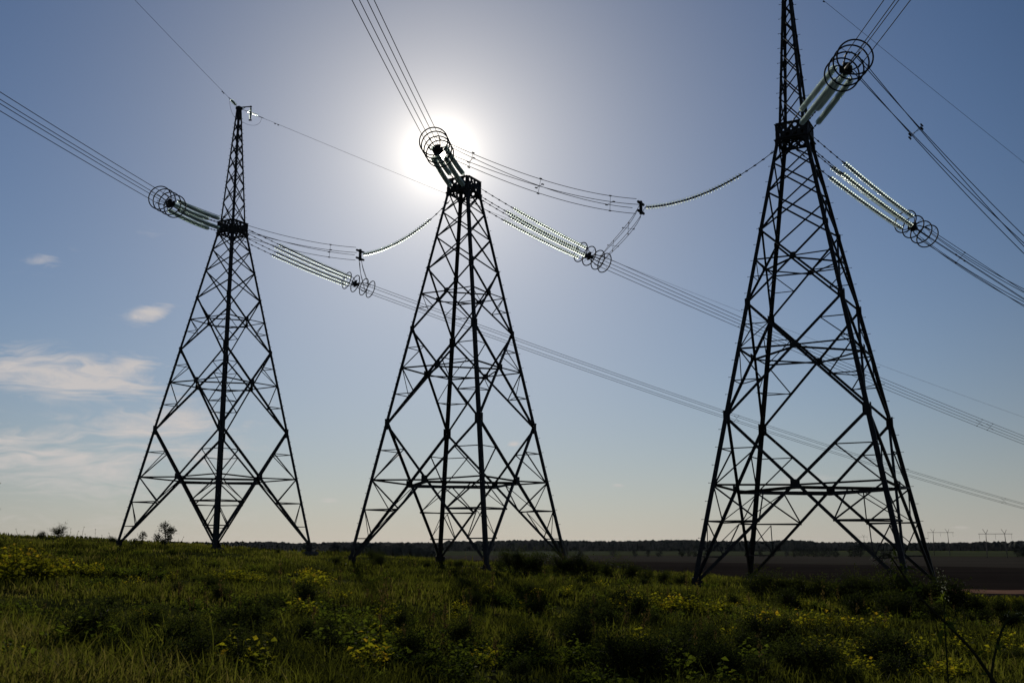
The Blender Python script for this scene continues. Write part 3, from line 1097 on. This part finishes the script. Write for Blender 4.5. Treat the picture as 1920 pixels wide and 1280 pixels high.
def build_grass(n_tuft=52000, per=10):
    # tufts in the meadow in front of the camera and to both sides
    az = rng.uniform(-R(40), R(40), n_tuft)
    u = rng.uniform(0, 1, n_tuft)
    r = 4.5 * (120 / 4.5) ** (u ** .80)
    x = r * np.sin(az); y = r * np.cos(az)
    s = 0.518 * (x - T_XY[1][0]) + 0.855 * (y - T_XY[1][1])
    keep = (s < 42)
    x, y, r = x[keep], y[keep], r[keep]
    n = len(x)
    clump = vnoise(x / 1.7, y / 1.7, 31) * .6 + vnoise(x / 5.5, y / 5.5, 32) * .7
    keep = rng.uniform(0, 1, n) < np.clip(-.2 + clump * 1.7, .38, 1)
    x, y, r, clump = x[keep], y[keep], r[keep], clump[keep]
    n = len(x)
    hgt = (.05 + .29 * clump) * rng.uniform(.7, 1.3, n)
    tuft_t = rng.normal(0, .12, n) + (vnoise(x / 3.1, y / 3.1, 40) - .5) * .7
    X = np.repeat(x, per); Y = np.repeat(y, per); Rr = np.repeat(r, per); Hh = np.repeat(hgt, per); TT = np.repeat(tuft_t, per)
    N = n * per
    sp = .07 + .004 * Rr
    X = X + rng.normal(0, 1, N) * sp; Y = Y + rng.normal(0, 1, N) * sp
    Hh = Hh * rng.uniform(.55, 1.3, N)
    tall = rng.uniform(0, 1, N) < .006
    Hh = np.where(tall, Hh * 1.9, Hh)
    Z = ground_h(X, Y) - .03
    ph = rng.uniform(0, 2 * np.pi, N)
    lean = rng.uniform(.15, .95, N) * Hh
    lx, ly = np.cos(ph) * lean, np.sin(ph) * lean
    wd = (.0038 + .00036 * Rr) * rng.uniform(.7, 1.5, N)
    wd = np.where(tall, wd * .6, wd)
    wa = ph + np.pi / 2 + rng.normal(0, .5, N)
    wx, wy = np.cos(wa) * wd, np.sin(wa) * wd
    V = np.empty((N, 5, 3))
    V[:, 0] = np.stack([X - wx, Y - wy, Z], -1); V[:, 1] = np.stack([X + wx, Y + wy, Z], -1)
    mx, my, mz = X + lx * .32, Y + ly * .32, Z + Hh * .62
    V[:, 2] = np.stack([mx - wx * .8, my - wy * .8, mz], -1); V[:, 3] = np.stack([mx + wx * .8, my + wy * .8, mz], -1)
    V[:, 4] = np.stack([X + lx, Y + ly, Z + Hh * (1 - .25 * (lean / Hh) ** 2)], -1)
    b = np.arange(N)[:, None] * 5
    fc = np.concatenate([b + [0, 1, 3], b + [0, 3, 2], b + [2, 3, 4]], 0)
    tint = np.repeat((.5 + TT + rng.normal(0, .12, N)), 5)
    me = np_mesh('grass', V.reshape(-1, 3), fc, M_GRASS, np.clip(tint, 0, 1.2))
    tag(link_mesh('grass', me), 'unmown green meadow grass covering the hill', 'grass', kind='stuff')


def leaves_np(pos, dirs, ln, wd, r):
    """folded pointed leaves; returns verts, tris"""
    N = len(pos)
    d = dirs / np.linalg.norm(dirs, axis=1, keepdims=True)
    up = np.tile([0, 0, 1.0], (N, 1)) + r.normal(0, .5, (N, 3))
    sd = np.cross(d, up); sd /= np.linalg.norm(sd, axis=1, keepdims=True) + 1e-9
    nn = np.cross(sd, d)
    ln = ln[:, None]; wd = wd[:, None]
    V = np.empty((N, 5, 3))
    V[:, 0] = pos
    V[:, 1] = pos + d * ln * .45 + sd * wd + nn * wd * .35
    V[:, 2] = pos + d * ln * .45 - sd * wd + nn * wd * .35
    V[:, 3] = pos + d * ln - nn * ln * .18
    V[:, 4] = pos + d * ln * .5 - nn * ln * .02
    b = np.arange(N)[:, None] * 5
    fc = np.concatenate([b + [0, 4, 1], b + [0, 2, 4], b + [1, 4, 3], b + [4, 2, 3]], 0)
    return V.reshape(-1, 3), fc


def stems_np(polys, r0, r1):
    mb = MB()
    for p in polys:
        mb.tube(p, r0, 4, r1)
    return mb


def weed_proto(seed, n_stem, h, rad, leaf, mat_leaf, density=16, droop=.3, up_from=.25):
    r = np.random.default_rng(seed)
    polys = []; P = []; D = []; Ln = []; T = []
    for k in range(n_stem):
        a = r.uniform(0, 2 * np.pi); q = rad * math.sqrt(r.uniform(0, 1))
        bx, by = q * math.cos(a) * .6, q * math.sin(a) * .6
        hh = h * r.uniform(.55, 1.1) * (1 - .35 * q / rad)
        ox, oy = q * math.cos(a) * .7 + r.normal(0, .05), q * math.sin(a) * .7 + r.normal(0, .05)
        pts = []
        for i in range(5):
            t = i / 4
            pts.append(Vector((bx + ox * t * t, by + oy * t * t, hh * t - droop * .15 * t * t * q)))
        polys.append(pts)
        m = int(density * r.uniform(.7, 1.2))
        for j in range(m):
            t = up_from + (1 - up_from) * (j + .5) / m
            i = min(3, int(t * 4)); f = t * 4 - i
            p = pts[i].lerp(pts[i + 1], f)
            an = j * 2.4 + r.uniform(0, .8)
            P.append((p.x, p.y, p.z)); D.append((math.cos(an), math.sin(an), r.uniform(-.25, .75)))
            Ln.append(leaf * r.uniform(.6, 1.25) * (1.1 - .4 * t)); T.append(t)
    P = np.array(P); D = np.array(D); Ln = np.array(Ln); T = np.array(T)
    V, fc = leaves_np(P, D, Ln, Ln * r.uniform(.26, .42, len(Ln)), r)
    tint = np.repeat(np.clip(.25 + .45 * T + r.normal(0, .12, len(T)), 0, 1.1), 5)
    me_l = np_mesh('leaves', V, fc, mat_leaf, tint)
    me_s = stems_np(polys, .007, .003).mesh('stems', M_STEM)
    return me_l, me_s


def plant(name, protos, p, sc, rz, label, cat, group):
    root = empty(name, p, label, cat, group, rz)
    root.scale = (sc, sc, sc)
    link_mesh('leaves', protos[0], root); link_mesh('stems', protos[1], root)
    return root


def shrub_proto(seed, h, w, n_leaf, leaf, mat):
    """several woody stems carrying leaf sprays in an uneven crown"""
    r = np.random.default_rng(seed)
    polys = []; tips = []
    for k in range(9):
        a = r.uniform(0, 2 * np.pi); q = w * .5 * r.uniform(.2, 1)
        hh = h * r.uniform(.55, 1.0) * (1 - .3 * q / w)
        mid = Vector((q * .45 * math.cos(a), q * .45 * math.sin(a), hh * .5)); tip = Vector((q * math.cos(a), q * math.sin(a), hh))
        polys.append([Vector((0, 0, -.1)), mid, tip]); tips.append(tip)
        for j in range(4):
            b = mid.lerp(tip, r.uniform(0, .8)); e = b + Vector(r.normal(0, .28, 3)) * w * .45 + Vector((0, 0, .15 * h))
            e.z = max(e.z, .12 * h)
            polys.append([b, b.lerp(e, .5) + Vector((0, 0, .03)), e]); tips.append(e)
    P = []; D = []; T = []
    per = n_leaf // len(tips)
    for tp in tips:
        sg = w * r.uniform(.07, .15)
        q = r.normal(0, 1, (per, 3)) * [sg, sg, sg * .8]
        P.append(np.array(tp) + q); D.append(q + r.normal(0, .6 * sg, (per, 3)) + [0, 0, .3 * sg])
        T.append(np.full(per, r.uniform(.2, .75)) + r.normal(0, .1, per))
    P = np.vstack(P); D = np.vstack(D); T = np.concatenate(T)
    P[:, 2] = np.maximum(P[:, 2], .03)
    Ln = leaf * r.uniform(.6, 1.3, len(P))
    V, fc = leaves_np(P, D, Ln, Ln * .3, r)
    me_l = np_mesh('leaves', V, fc, mat, np.repeat(np.clip(T, 0, 1), 5))
    me_s = stems_np(polys, .02, .008).mesh('stems', M_BARK)
    return me_l, me_s


def tree(p, h, w, n_leaf, leaf, label, seed, trunk=.06, low=.25, group=None, name='small_tree', mat=None):
    r = np.random.default_rng(seed)
    root = empty(name, p, label, 'tree', group)
    polys = [[Vector((0, 0, -.2)), Vector((.03 * h, 0, h * .4)), Vector((0, .02 * h, h * .9))]]
    tips = []
    for k in range(26):
        z = h * r.uniform(low, .95); a = r.uniform(0, 2 * np.pi)
        prof = math.sin(math.pi * min(1, max(.08, (z / h - low * .7) / (1.04 - low * .7))) ** .8)
        q = w * .5 * prof * r.uniform(.45, 1.05)
        e = Vector((q * math.cos(a), q * math.sin(a), z + .04 * h))
        polys.append([Vector((0, 0, z * .72)), Vector((q * .5 * math.cos(a), q * .5 * math.sin(a), z * .9)), e]); tips.append(e)
    tips.append(Vector((0, 0, h * .95)))
    mb = MB()
    mb.tube(polys[0], trunk, 7, trunk * .3)
    for q in polys[1:]:
        mb.tube(q, trunk * .35, 4, trunk * .1)
    mb.build('trunk', M_BARK, root)
    P = []; D = []; T = []
    per = n_leaf // len(tips)
    for tp in tips:
        sg = w * r.uniform(.06, .11)
        q = r.normal(0, 1, (per, 3)) * [sg, sg, sg * .85]
        P.append(np.array(tp) + q); D.append(q + r.normal(0, .6 * sg, (per, 3)))
        T.append(np.full(per, r.uniform(.2, .8)) + r.normal(0, .1, per))
    P = np.vstack(P); D = np.vstack(D); T = np.concatenate(T)
    Ln = leaf * r.uniform(.6, 1.3, len(P))
    V, fc = leaves_np(P, D, Ln, Ln * .33, r)
    link_mesh('crown', np_mesh('crown', V, fc, mat or M_TREE, np.repeat(np.clip(T, 0, 1), 5)), root)
    return root


def build_forest():
    """far wood along the horizon: rows of uneven crowns read as one mass"""
    r = np.random.default_rng(5)
    base_v = []; base_f = []
    # low icosphere
    import bmesh
    bm = bmesh.new(); bmesh.ops.create_icosphere(bm, subdivisions=2, radius=1)
    bv = np.array([v.co for v in bm.verts]); bf = np.array([[v.index for v in f.verts] for f in bm.faces]); bm.free()
    def band(a0, a1, d0, d1, n, hfun):
        az = R(a0) + (R(a1) - R(a0)) * r.uniform(0, 1, n); d = r.uniform(d0, d1, n)
        hh = np.array([hfun(math.degrees(a)) for a in az]) * r.uniform(.82, 1.06, n)
        return az, d, hh
    def top_h(a):
        return 30 + 5 * (float(vnoise(np.array([a * .45]), np.array([.5]), 51)[0]) - .5) + 2.5 * (float(vnoise(np.array([a * 2.1]), np.array([.5]), 52)[0]) - .5)
    sets = [band(-34, 42, 3280, 3600, 2600, lambda a: top_h(a) - 4.5),
            band(-9.5, -4.2, 1500, 1750, 420, lambda a: 17.5 * min(1, .55 + (-4.2 - a) * .28) + 1.5 * math.sin(a * 3)),
            band(-3.6, 17, 3000, 3250, 1000, lambda a: 29 + 1.5 * math.sin(a * .9) - max(0, a - 15) * 5)]
    V = []; Fc = []; T = []; o = 0
    for az, d, hh in sets:
        for a, dd, h in zip(az, d, hh):
            rad = h * r.uniform(.30, .5)
            jit = 1 + .35 * (r.random(len(bv)) - .5)
            v = bv * jit[:, None] * [rad, rad, h * .55] + [math.sin(a) * dd, math.cos(a) * dd, VALLEY + h * .45]
            V.append(v); Fc.append(bf + o); o += len(bv)
            T.append(np.full(len(bv), r.uniform(.1, .9)))
    me = np_mesh('far_forest', np.vstack(V), np.vstack(Fc), M_FOREST, np.concatenate(T))
    tag(link_mesh('far_forest', me), 'dark wood stretching along the whole horizon', 'forest', kind='stuff')


build_forest()
build_grass()

# clumps of yellow-leaved weeds, green herbs, brambles
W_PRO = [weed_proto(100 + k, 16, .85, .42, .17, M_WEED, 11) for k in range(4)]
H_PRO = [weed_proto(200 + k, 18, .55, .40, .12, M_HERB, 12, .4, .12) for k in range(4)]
S_PRO = [shrub_proto(300 + k, 1.15, 1.5, 2200, .085, M_SHRUB) for k in range(4)]
G_W = 'yellow-leaved weed clumps in the meadow'
G_H = 'low green herbs in the grass'
G_S = 'dark low shrubs along the hill edge'
LW = 'yellow-green leafy weed clump growing in the dark meadow grass'
LH = 'low green leafy herb growing among the meadow grass'
LS = 'dark low leafy shrub at the brow of the hill near the pylon feet'


def inside(x, y):
    return abs(math.degrees(math.atan2(x, y))) < 27


def put(kind, px, py, sc):
    p = pix_ground(px, py, 130)
    p.z = gh(p.x, p.y) - .03
    k = random.randrange(4); rz = random.uniform(0, 6.28)
    if kind == 'w': plant('weed_clump', W_PRO[k], p, sc, rz, LW, 'weed', G_W)
    elif kind == 'h': plant('herb', H_PRO[k], p, sc, rz, LH, 'herb', G_H)
    else: plant('shrub', S_PRO[k], p, sc, rz, LS, 'shrub', G_S)


# the weeds that stand out in the photograph (foot of each clump)
for (px, py, s) in ((10, 1085, 1.3), (35, 1090, 1.35), (62, 1092, 1.2), (20, 1060, 1.2), (85, 1088, 1.1), (110, 1085, 1.0), (135, 1088, .9), (158, 1085, .8),
                    (48, 1070, 1.2), (0, 1100, 1.2), (175, 1080, .7), (95, 1070, 1.0),
                    (570, 1112, 1.1), (590, 1118, 1.1), (580, 1100, .9), (605, 1108, .8),
                    (410, 1100, .8), (435, 1098, .9), (460, 1100, .8), (480, 1098, .7), (400, 1092, .6),
                    (445, 1275, .7), (470, 1282, .6), (430, 1262, .4), (725, 1210, .4), (860, 1150, .5), (915, 1115, .6), (1010, 1125, .6), (1060, 1120, .6),
                    (1175, 1135, .8), (1190, 1150, .9), (1160, 1142, .7), (1130, 1105, .6), (1240, 1150, .8), (1265, 1152, .8), (1290, 1150, .8), (1330, 1155, .7), (1360, 1150, .7),
                    (1420, 1185, .8), (1440, 1190, .8), (1500, 1190, .7), (1560, 1190, .8), (1590, 1195, .7), (1640, 1190, .8), (1535, 1235, .7), (1560, 1250, .7),
                    (1600, 1235, .6), (1640, 1240, .7), (1680, 1250, .6), (1720, 1230, .6), (1790, 1225, .7), (1830, 1240, .7), (1880, 1220, .7), (1900, 1240, .6), (1650, 1275, .5),
                    (1740, 1275, .5), (1800, 1272, .5), (1355, 1205, .5), (1290, 1225, .4), (985, 1215, .4), (950, 1240, .4), (250, 1110, .6), (640, 1130, .5), (320, 1090, .5)):
    put('w', px, py, s)
for (px, py, s) in ((210, 1020, .8), (700, 1058, 1.1), (715, 1062, .9), (960, 1078, 1.3), (985, 1080, 1.3), (1010, 1084, 1.3), (940, 1072, .9), (1055, 1082, 1.2), (1080, 1085, 1.2),
                    (1105, 1088, 1.2), (1140, 1090, 1.3), (1180, 1093, 1.3), (1215, 1096, 1.3), (1245, 1098, 1.3), (1275, 1102, 1.2), 
                    (1425, 1126, 1.2), (1460, 1128, 1.2), (1500, 1130, 1.2), (1540, 1132, 1.2), (1580, 1134, 1.2), (1615, 1136, 1.2), (1650, 1140, 1.4), (1690, 1142, 1.5), (1725, 1145, 1.3),
                    (1760, 1148, 1.4), (1800, 1150, 1.3), (1840, 1152, 1.2), (1880, 1155, 1.2), (1910, 1160, 1.2), (1600, 1152, .9), (1480, 1146, .9), (1700, 1165, 1.0), (1820, 1175, .9),
                    (580, 1138, .7), (1190, 1172, .8), (1420, 1205, .7), (630, 1060, .6), (800, 1068, .6), (520, 1040, .6), (860, 1068, .7), (1660, 1160, 1.0), (1760, 1172, .9), (1900, 1180, 1.0), (1655, 1262, .8), (1690, 1270, .8), (1310, 1262, .7), (1340, 1275, .7), (1010, 1160, .6), (890, 1140, .5), (1100, 1185, .6), (300, 1075, .5), (200, 1150, .4), (620, 1235, .4), (1900, 1250, .7), (860, 1215, .5),
                    (-40, 1075, .9), (-20, 1045, .9)):
    put('s', px, py, s * (.72 if px < 1200 else .5 if px < 1400 else .68 if px < 1810 else .42))
# the rest of the meadow
cnt = 0
while cnt < 420:
    a = random.uniform(-R(30), R(30)); rr = 11 * (62 / 11) ** (random.random() ** .9)
    x, y = rr * math.sin(a), rr * math.cos(a)
    v = float(vnoise(np.array([x / 4.5]), np.array([y / 4.5]), 61)[0])
    yel = float(vnoise(np.array([x / 9]), np.array([y / 9]), 62)[0]) + .35 * (x / 20)
    if v < .40: continue
    p = Vector((x, y, gh(x, y) - .03)); k = random.randrange(4); rz = random.uniform(0, 6.28)
    if random.random() < .08 + .5 * max(0, yel - .45):
        plant('weed_clump', W_PRO[k], p, random.uniform(.35, .7), rz, LW, 'weed', G_W)
    else:
        plant('herb', H_PRO[k], p, random.uniform(.45, 1.0), rz, LH, 'herb', G_H)
    cnt += 1

cnt = 0
while cnt < 85:  # extra bushes added to give the meadow dark pools of shade
    px, py = random.uniform(150, 1930), random.uniform(1095, 1290)
    p = pix_ground(px, py, 130); x, y = p.x, p.y
    if float(vnoise(np.array([x / 3.5]), np.array([y / 3.5]), 71)[0]) < .56 - .06 * (px > 900): continue
    p.z = gh(x, y) - .04; q = random.uniform(.22, .5)
    plant('shrub', S_PRO[random.randrange(4)], p, q, random.uniform(0, 6.28), 'small dark leafy bush added as a pool of shade in the open meadow', 'shrub', 'small dark bushes added as shade pools in the meadow')
    cnt += 1


def stalk_proto(seed):
    r = np.random.default_rng(seed)
    polys = []; P = []; D = []; T = []
    for k in range(1):
        bx, by = 0, 0; h = r.uniform(.5, .95); lx, ly = r.normal(0, .10, 2)
        pts = [Vector((bx, by, 0)), Vector((bx + lx * .3, by + ly * .3, h * .5)), Vector((bx + lx, by + ly, h))]
        polys.append(pts)
        for j in range(26):
            t = r.uniform(.68, 1.0); p = pts[1].lerp(pts[2], (t - .5) * 2)
            P.append(tuple(p + Vector(r.normal(0, .012, 3)))); D.append((r.normal(0, .6), r.normal(0, .6), 1)); T.append(r.uniform(.3, 1))
        for j in range(4):
            p = pts[0].lerp(pts[1], r.uniform(.1, .9)); a = r.uniform(0, 6.28)
            P.append(tuple(p)); D.append((math.cos(a), math.sin(a), .4)); T.append(.1)
    Ln = np.array([.045 if t >= .3 else .16 for t in T]); T = np.array(T)
    V, fc = leaves_np(np.array(P), np.array(D), Ln, Ln * .22, r)
    return np_mesh('seed_head', V, fc, M_SEED, np.repeat(T, 5)), stems_np(polys, .005, .003).mesh('stems', M_DRY)


M_SEED = leaf_mat('rusty_seed_heads', (.03, .03, .012), (.13, .09, .035), .35, 2)
D_PRO = [stalk_proto(500 + k) for k in range(3)]
cnt = 0
while cnt < 190:
    a = random.uniform(-R(30), R(30)); rr = 11 * (75 / 11) ** (random.random() ** .8)
    x, y = rr * math.sin(a), rr * math.cos(a)
    if float(vnoise(np.array([x / 6]), np.array([y / 6]), 66)[0]) < .5: continue
    root = empty('seed_stalk', Vector((x, y, gh(x, y) - .03)), 'single upright rusty seed stalk rising above the meadow grass', 'weed',
                 'rusty seed stalks in the meadow', random.uniform(0, 6.28))
    q = random.uniform(.6, 1.1); root.scale = (q, q, q); k = random.randrange(3)
    link_mesh('seed_head', D_PRO[k][0], root); link_mesh('stem', D_PRO[k][1], root)
    cnt += 1

# small trees and bushes on the crest at the left
tree(at_dist(308, 95), 2.0, 1.55, 2600, .10, 'small round leafy tree on the grassy crest behind the left pylon', 71, .05, .2)
tree(at_dist(266, 94), 1.25, .8, 420, .10, 'thin sparse sapling on the crest, left of the small round tree', 72, .03, .25)
tree(at_dist(252, 93), .7, .6, 200, .11, 'tiny shoot on the crest at the foot of the sparse sapling', 75, .02, .1)
b = at_dist(108, 113)
plant('bush', S_PRO[2], b + Vector((0, 0, -.1)), 1.0, .7, 'dark spiky bush alone on the grassy skyline at the far left', 'bush', None)
plant('bush', S_PRO[1], at_dist(76, 112) + Vector((0, 0, -.2)), .62, 2.7, 'small dark bush on the skyline left of the spiky bush', 'bush', None)

# far trees along the field edge
TR_ = [(1278, 9), (1290, 8), (1302, 7), (1325, 6), (1402, 8), (1425, 7), (1448, 7), (1475, 6), (1490, 8), (1503, 8), (1515, 9), (1527, 9), (1541, 8), (1552, 9), (1566, 8),
       (1600, 13), (1612, 10), (1640, 8), (1655, 9), (1668, 8), (1235, 8), (1215, 7), (1190, 7), (1150, 8), (1908, 12), (1918, 11), (1088, 8), (1060, 7)]
for k, (px, h) in enumerate(TR_):
    big = px > 1900
    tree(at_dist(px, 1560 + 25 * math.sin(k * 2.1)), h * 1.15, h * 1.25, 420, h * .16,
         'dark tree at the right edge beyond the far field' if big else 'tiny dark tree in the row along the far edge of the ploughed field',
         400 + k, .35, .12, 'dark trees at the right edge' if big else 'trees along the far field edge', 'field_tree', M_FOREST)


# tall weeds close to the camera
def tall_weed(label, pts, r0, r1, leaves=(), heads=(), mat=M_DRY):
    base = Vector(pts[0])
    root = empty('tall_weed', base, label, 'weed')
    pl = [Vector(p) - base for p in pts]
    sm = []
    for i in range(len(pl) - 1):
        p0 = pl[max(0, i - 1)]; p1 = pl[i]; p2 = pl[i + 1]; p3 = pl[min(len(pl) - 1, i + 2)]
        for j in range(6):
            t = j / 6
            sm.append(.5 * ((2 * p1) + (p2 - p0) * t + (2 * p0 - 5 * p1 + 4 * p2 - p3) * t * t + (3 * p1 - p0 - 3 * p2 + p3) * t ** 3))
    sm.append(pl[-1])
    st = MB(); st.tube(sm, r0, 7, r1); st.build('stem', mat, root)
    r = np.random.default_rng(len(label))
    for (i, sz, n) in leaves:
        P = np.array([sm[min(len(sm) - 1, i)]] * n) + r.normal(0, .012, (n, 3))
        D = r.normal(0, 1, (n, 3)) + [0, 0, .1]
        V, fc = leaves_np(P, D, sz * r.uniform(.6, 1.2, n), sz * r.uniform(.12, .22, n), r)
        link_mesh('leaves', np_mesh('leaves', V, fc, M_HERB, np.repeat(r.uniform(.2, .8, n), 5)), root)
    for (p, sz, n) in heads:
        c = np.array(Vector(p) - base)
        q = r.normal(0, 1, (n, 3)) * sz * .45
        V, fc = leaves_np(c + q, q + r.normal(0, .2 * sz, (n, 3)), np.full(n, sz * .5), np.full(n, sz * .2), r)
        link_mesh('blossom', np_mesh('blossom', V, fc, M_PETAL, np.repeat(r.uniform(.2, 1, n), 5)), root)
        k = min(range(len(sm)), key=lambda i: (sm[i] - Vector(c)).length)
        tw = MB(); tw.tube([sm[k], sm[k].lerp(Vector(c), .5) + Vector((0, 0, .01)), Vector(c)], .004, 5, .002); tw.build('stalk', mat, root)
    return root


def at(px, py, d):
    v = ray(px, py)
    return Vector((0, 0, EYE)) + v * (d / v.y)


d0 = 4.6
g = at(1935, 1390, d0); g.z = gh(g.x, g.y) - .05
tall_weed('tall dry stalk leaning left with pale blossoms, in the lower right corner',
          [g, at(1905, 1345, d0), at(1888, 1316, d0), at(1866, 1281, d0), at(1845, 1250, d0), at(1822, 1218, d0), at(1784, 1178, d0), at(1739, 1134, d0), at(1707, 1096, d0), at(1683, 1061, d0), at(1668, 1040, d0)], .0105, .003,
          [(30, .06, 4), (38, .08, 5), (46, .07, 6), (52, .06, 7), (56, .05, 6)],
          [(at(1657, 1042, d0), .018, 12), (at(1637, 1052, d0), .018, 12), (at(1644, 1061, d0), .012, 7), (at(1690, 1066, d0), .018, 5)])
d1 = 4.9
g = at(1850, 1390, d1); g.z = gh(g.x, g.y) - .05
tall_weed('short green stalk with a hooked tip, right of the leaning dry stalk',
          [g, at(1857, 1340, d1), at(1858, 1295, d1), at(1860, 1255, d1), at(1871, 1204, d1), at(1886, 1166, d1), at(1902, 1156, d1), at(1916, 1151, d1)], .007, .004,
          [(16, .05, 4), (24, .06, 5)], [(at(1914, 1152, d1), .018, 10), (at(1888, 1150, d1), .018, 6)], M_STEM)
d2 = 9.5
g = at(1774, 1250, d2); g.z = gh(g.x, g.y) - .05
tall_weed('upright weed with a pale flower spike at the foot of the nearest pylon',
          [g, at(1772, 1180, d2), at(1770, 1130, d2), at(1768, 1095, d2), at(1762, 1066, d2)], .008, .003,
          [(6, .10, 8), (12, .10, 8)], [(at(1769, 1108, d2), .04, 9), (at(1768, 1095, d2), .04, 9), (at(1766, 1082, d2), .04, 8), (at(1760, 1068, d2), .03, 5), (at(1772, 1118, d2), .04, 7)], M_STEM)
d3 = 6.0
g = at(-60, 1300, d3); g.z = gh(g.x, g.y) - .05
tall_weed('leaf tips of a tall plant just reaching in at the left edge',
          [g, at(-52, 1180, d3), at(-40, 1060, d3), at(-25, 960, d3), at(-8, 908, d3)], .012, .004,
          [(12, .10, 10), (16, .09, 10), (20, .08, 10), (23, .05, 8), (24, .03, 8)])
# thin seed stalks on the left skyline
for k, (px, h) in enumerate(((130, 1.1), (142, .9), (152, 1.3), (176, 1.2), (160, .8), (205, .9), (190, .7), (230, .8), (340, .9), (60, .9), (45, .8), (30, 1.0), (455, .7))):
    p = at_dist(px, 108 + 3 * math.sin(k))
    tall_weed('thin seed stalk standing up on the left skyline', [p, p + Vector((.05, 0, h * .5)), p + Vector((.16 * math.sin(k), 0, h))], .016, .008,
              [(8, .10, 7), (12, .12, 6)])['group'] = 'seed stalks on the left skyline'
scene.cycles.max_bounces = 6
scene.cycles.transparent_max_bounces = 8

# ------------------------------------------------------------------ the air
def haze():
    mb = MB(); mb.box((0, 0, (VALLEY - 3 + 60) / 2), 19000, 19000, 60 - (VALLEY - 3))
    m, nt, out = new_mat('thin_haze')
    pv = nt.nodes.new('ShaderNodeVolumePrincipled')
    pv.inputs['Density'].default_value = 2.6e-6
    pv.inputs['Color'].default_value = (.82, .90, 1, 1)
    pv.inputs['Anisotropy'].default_value = .55
    nt.links.new(pv.outputs[0], out.inputs['Volume'])
    o = mb.build('haze', m)
    tag(o, kind='stuff')


haze()
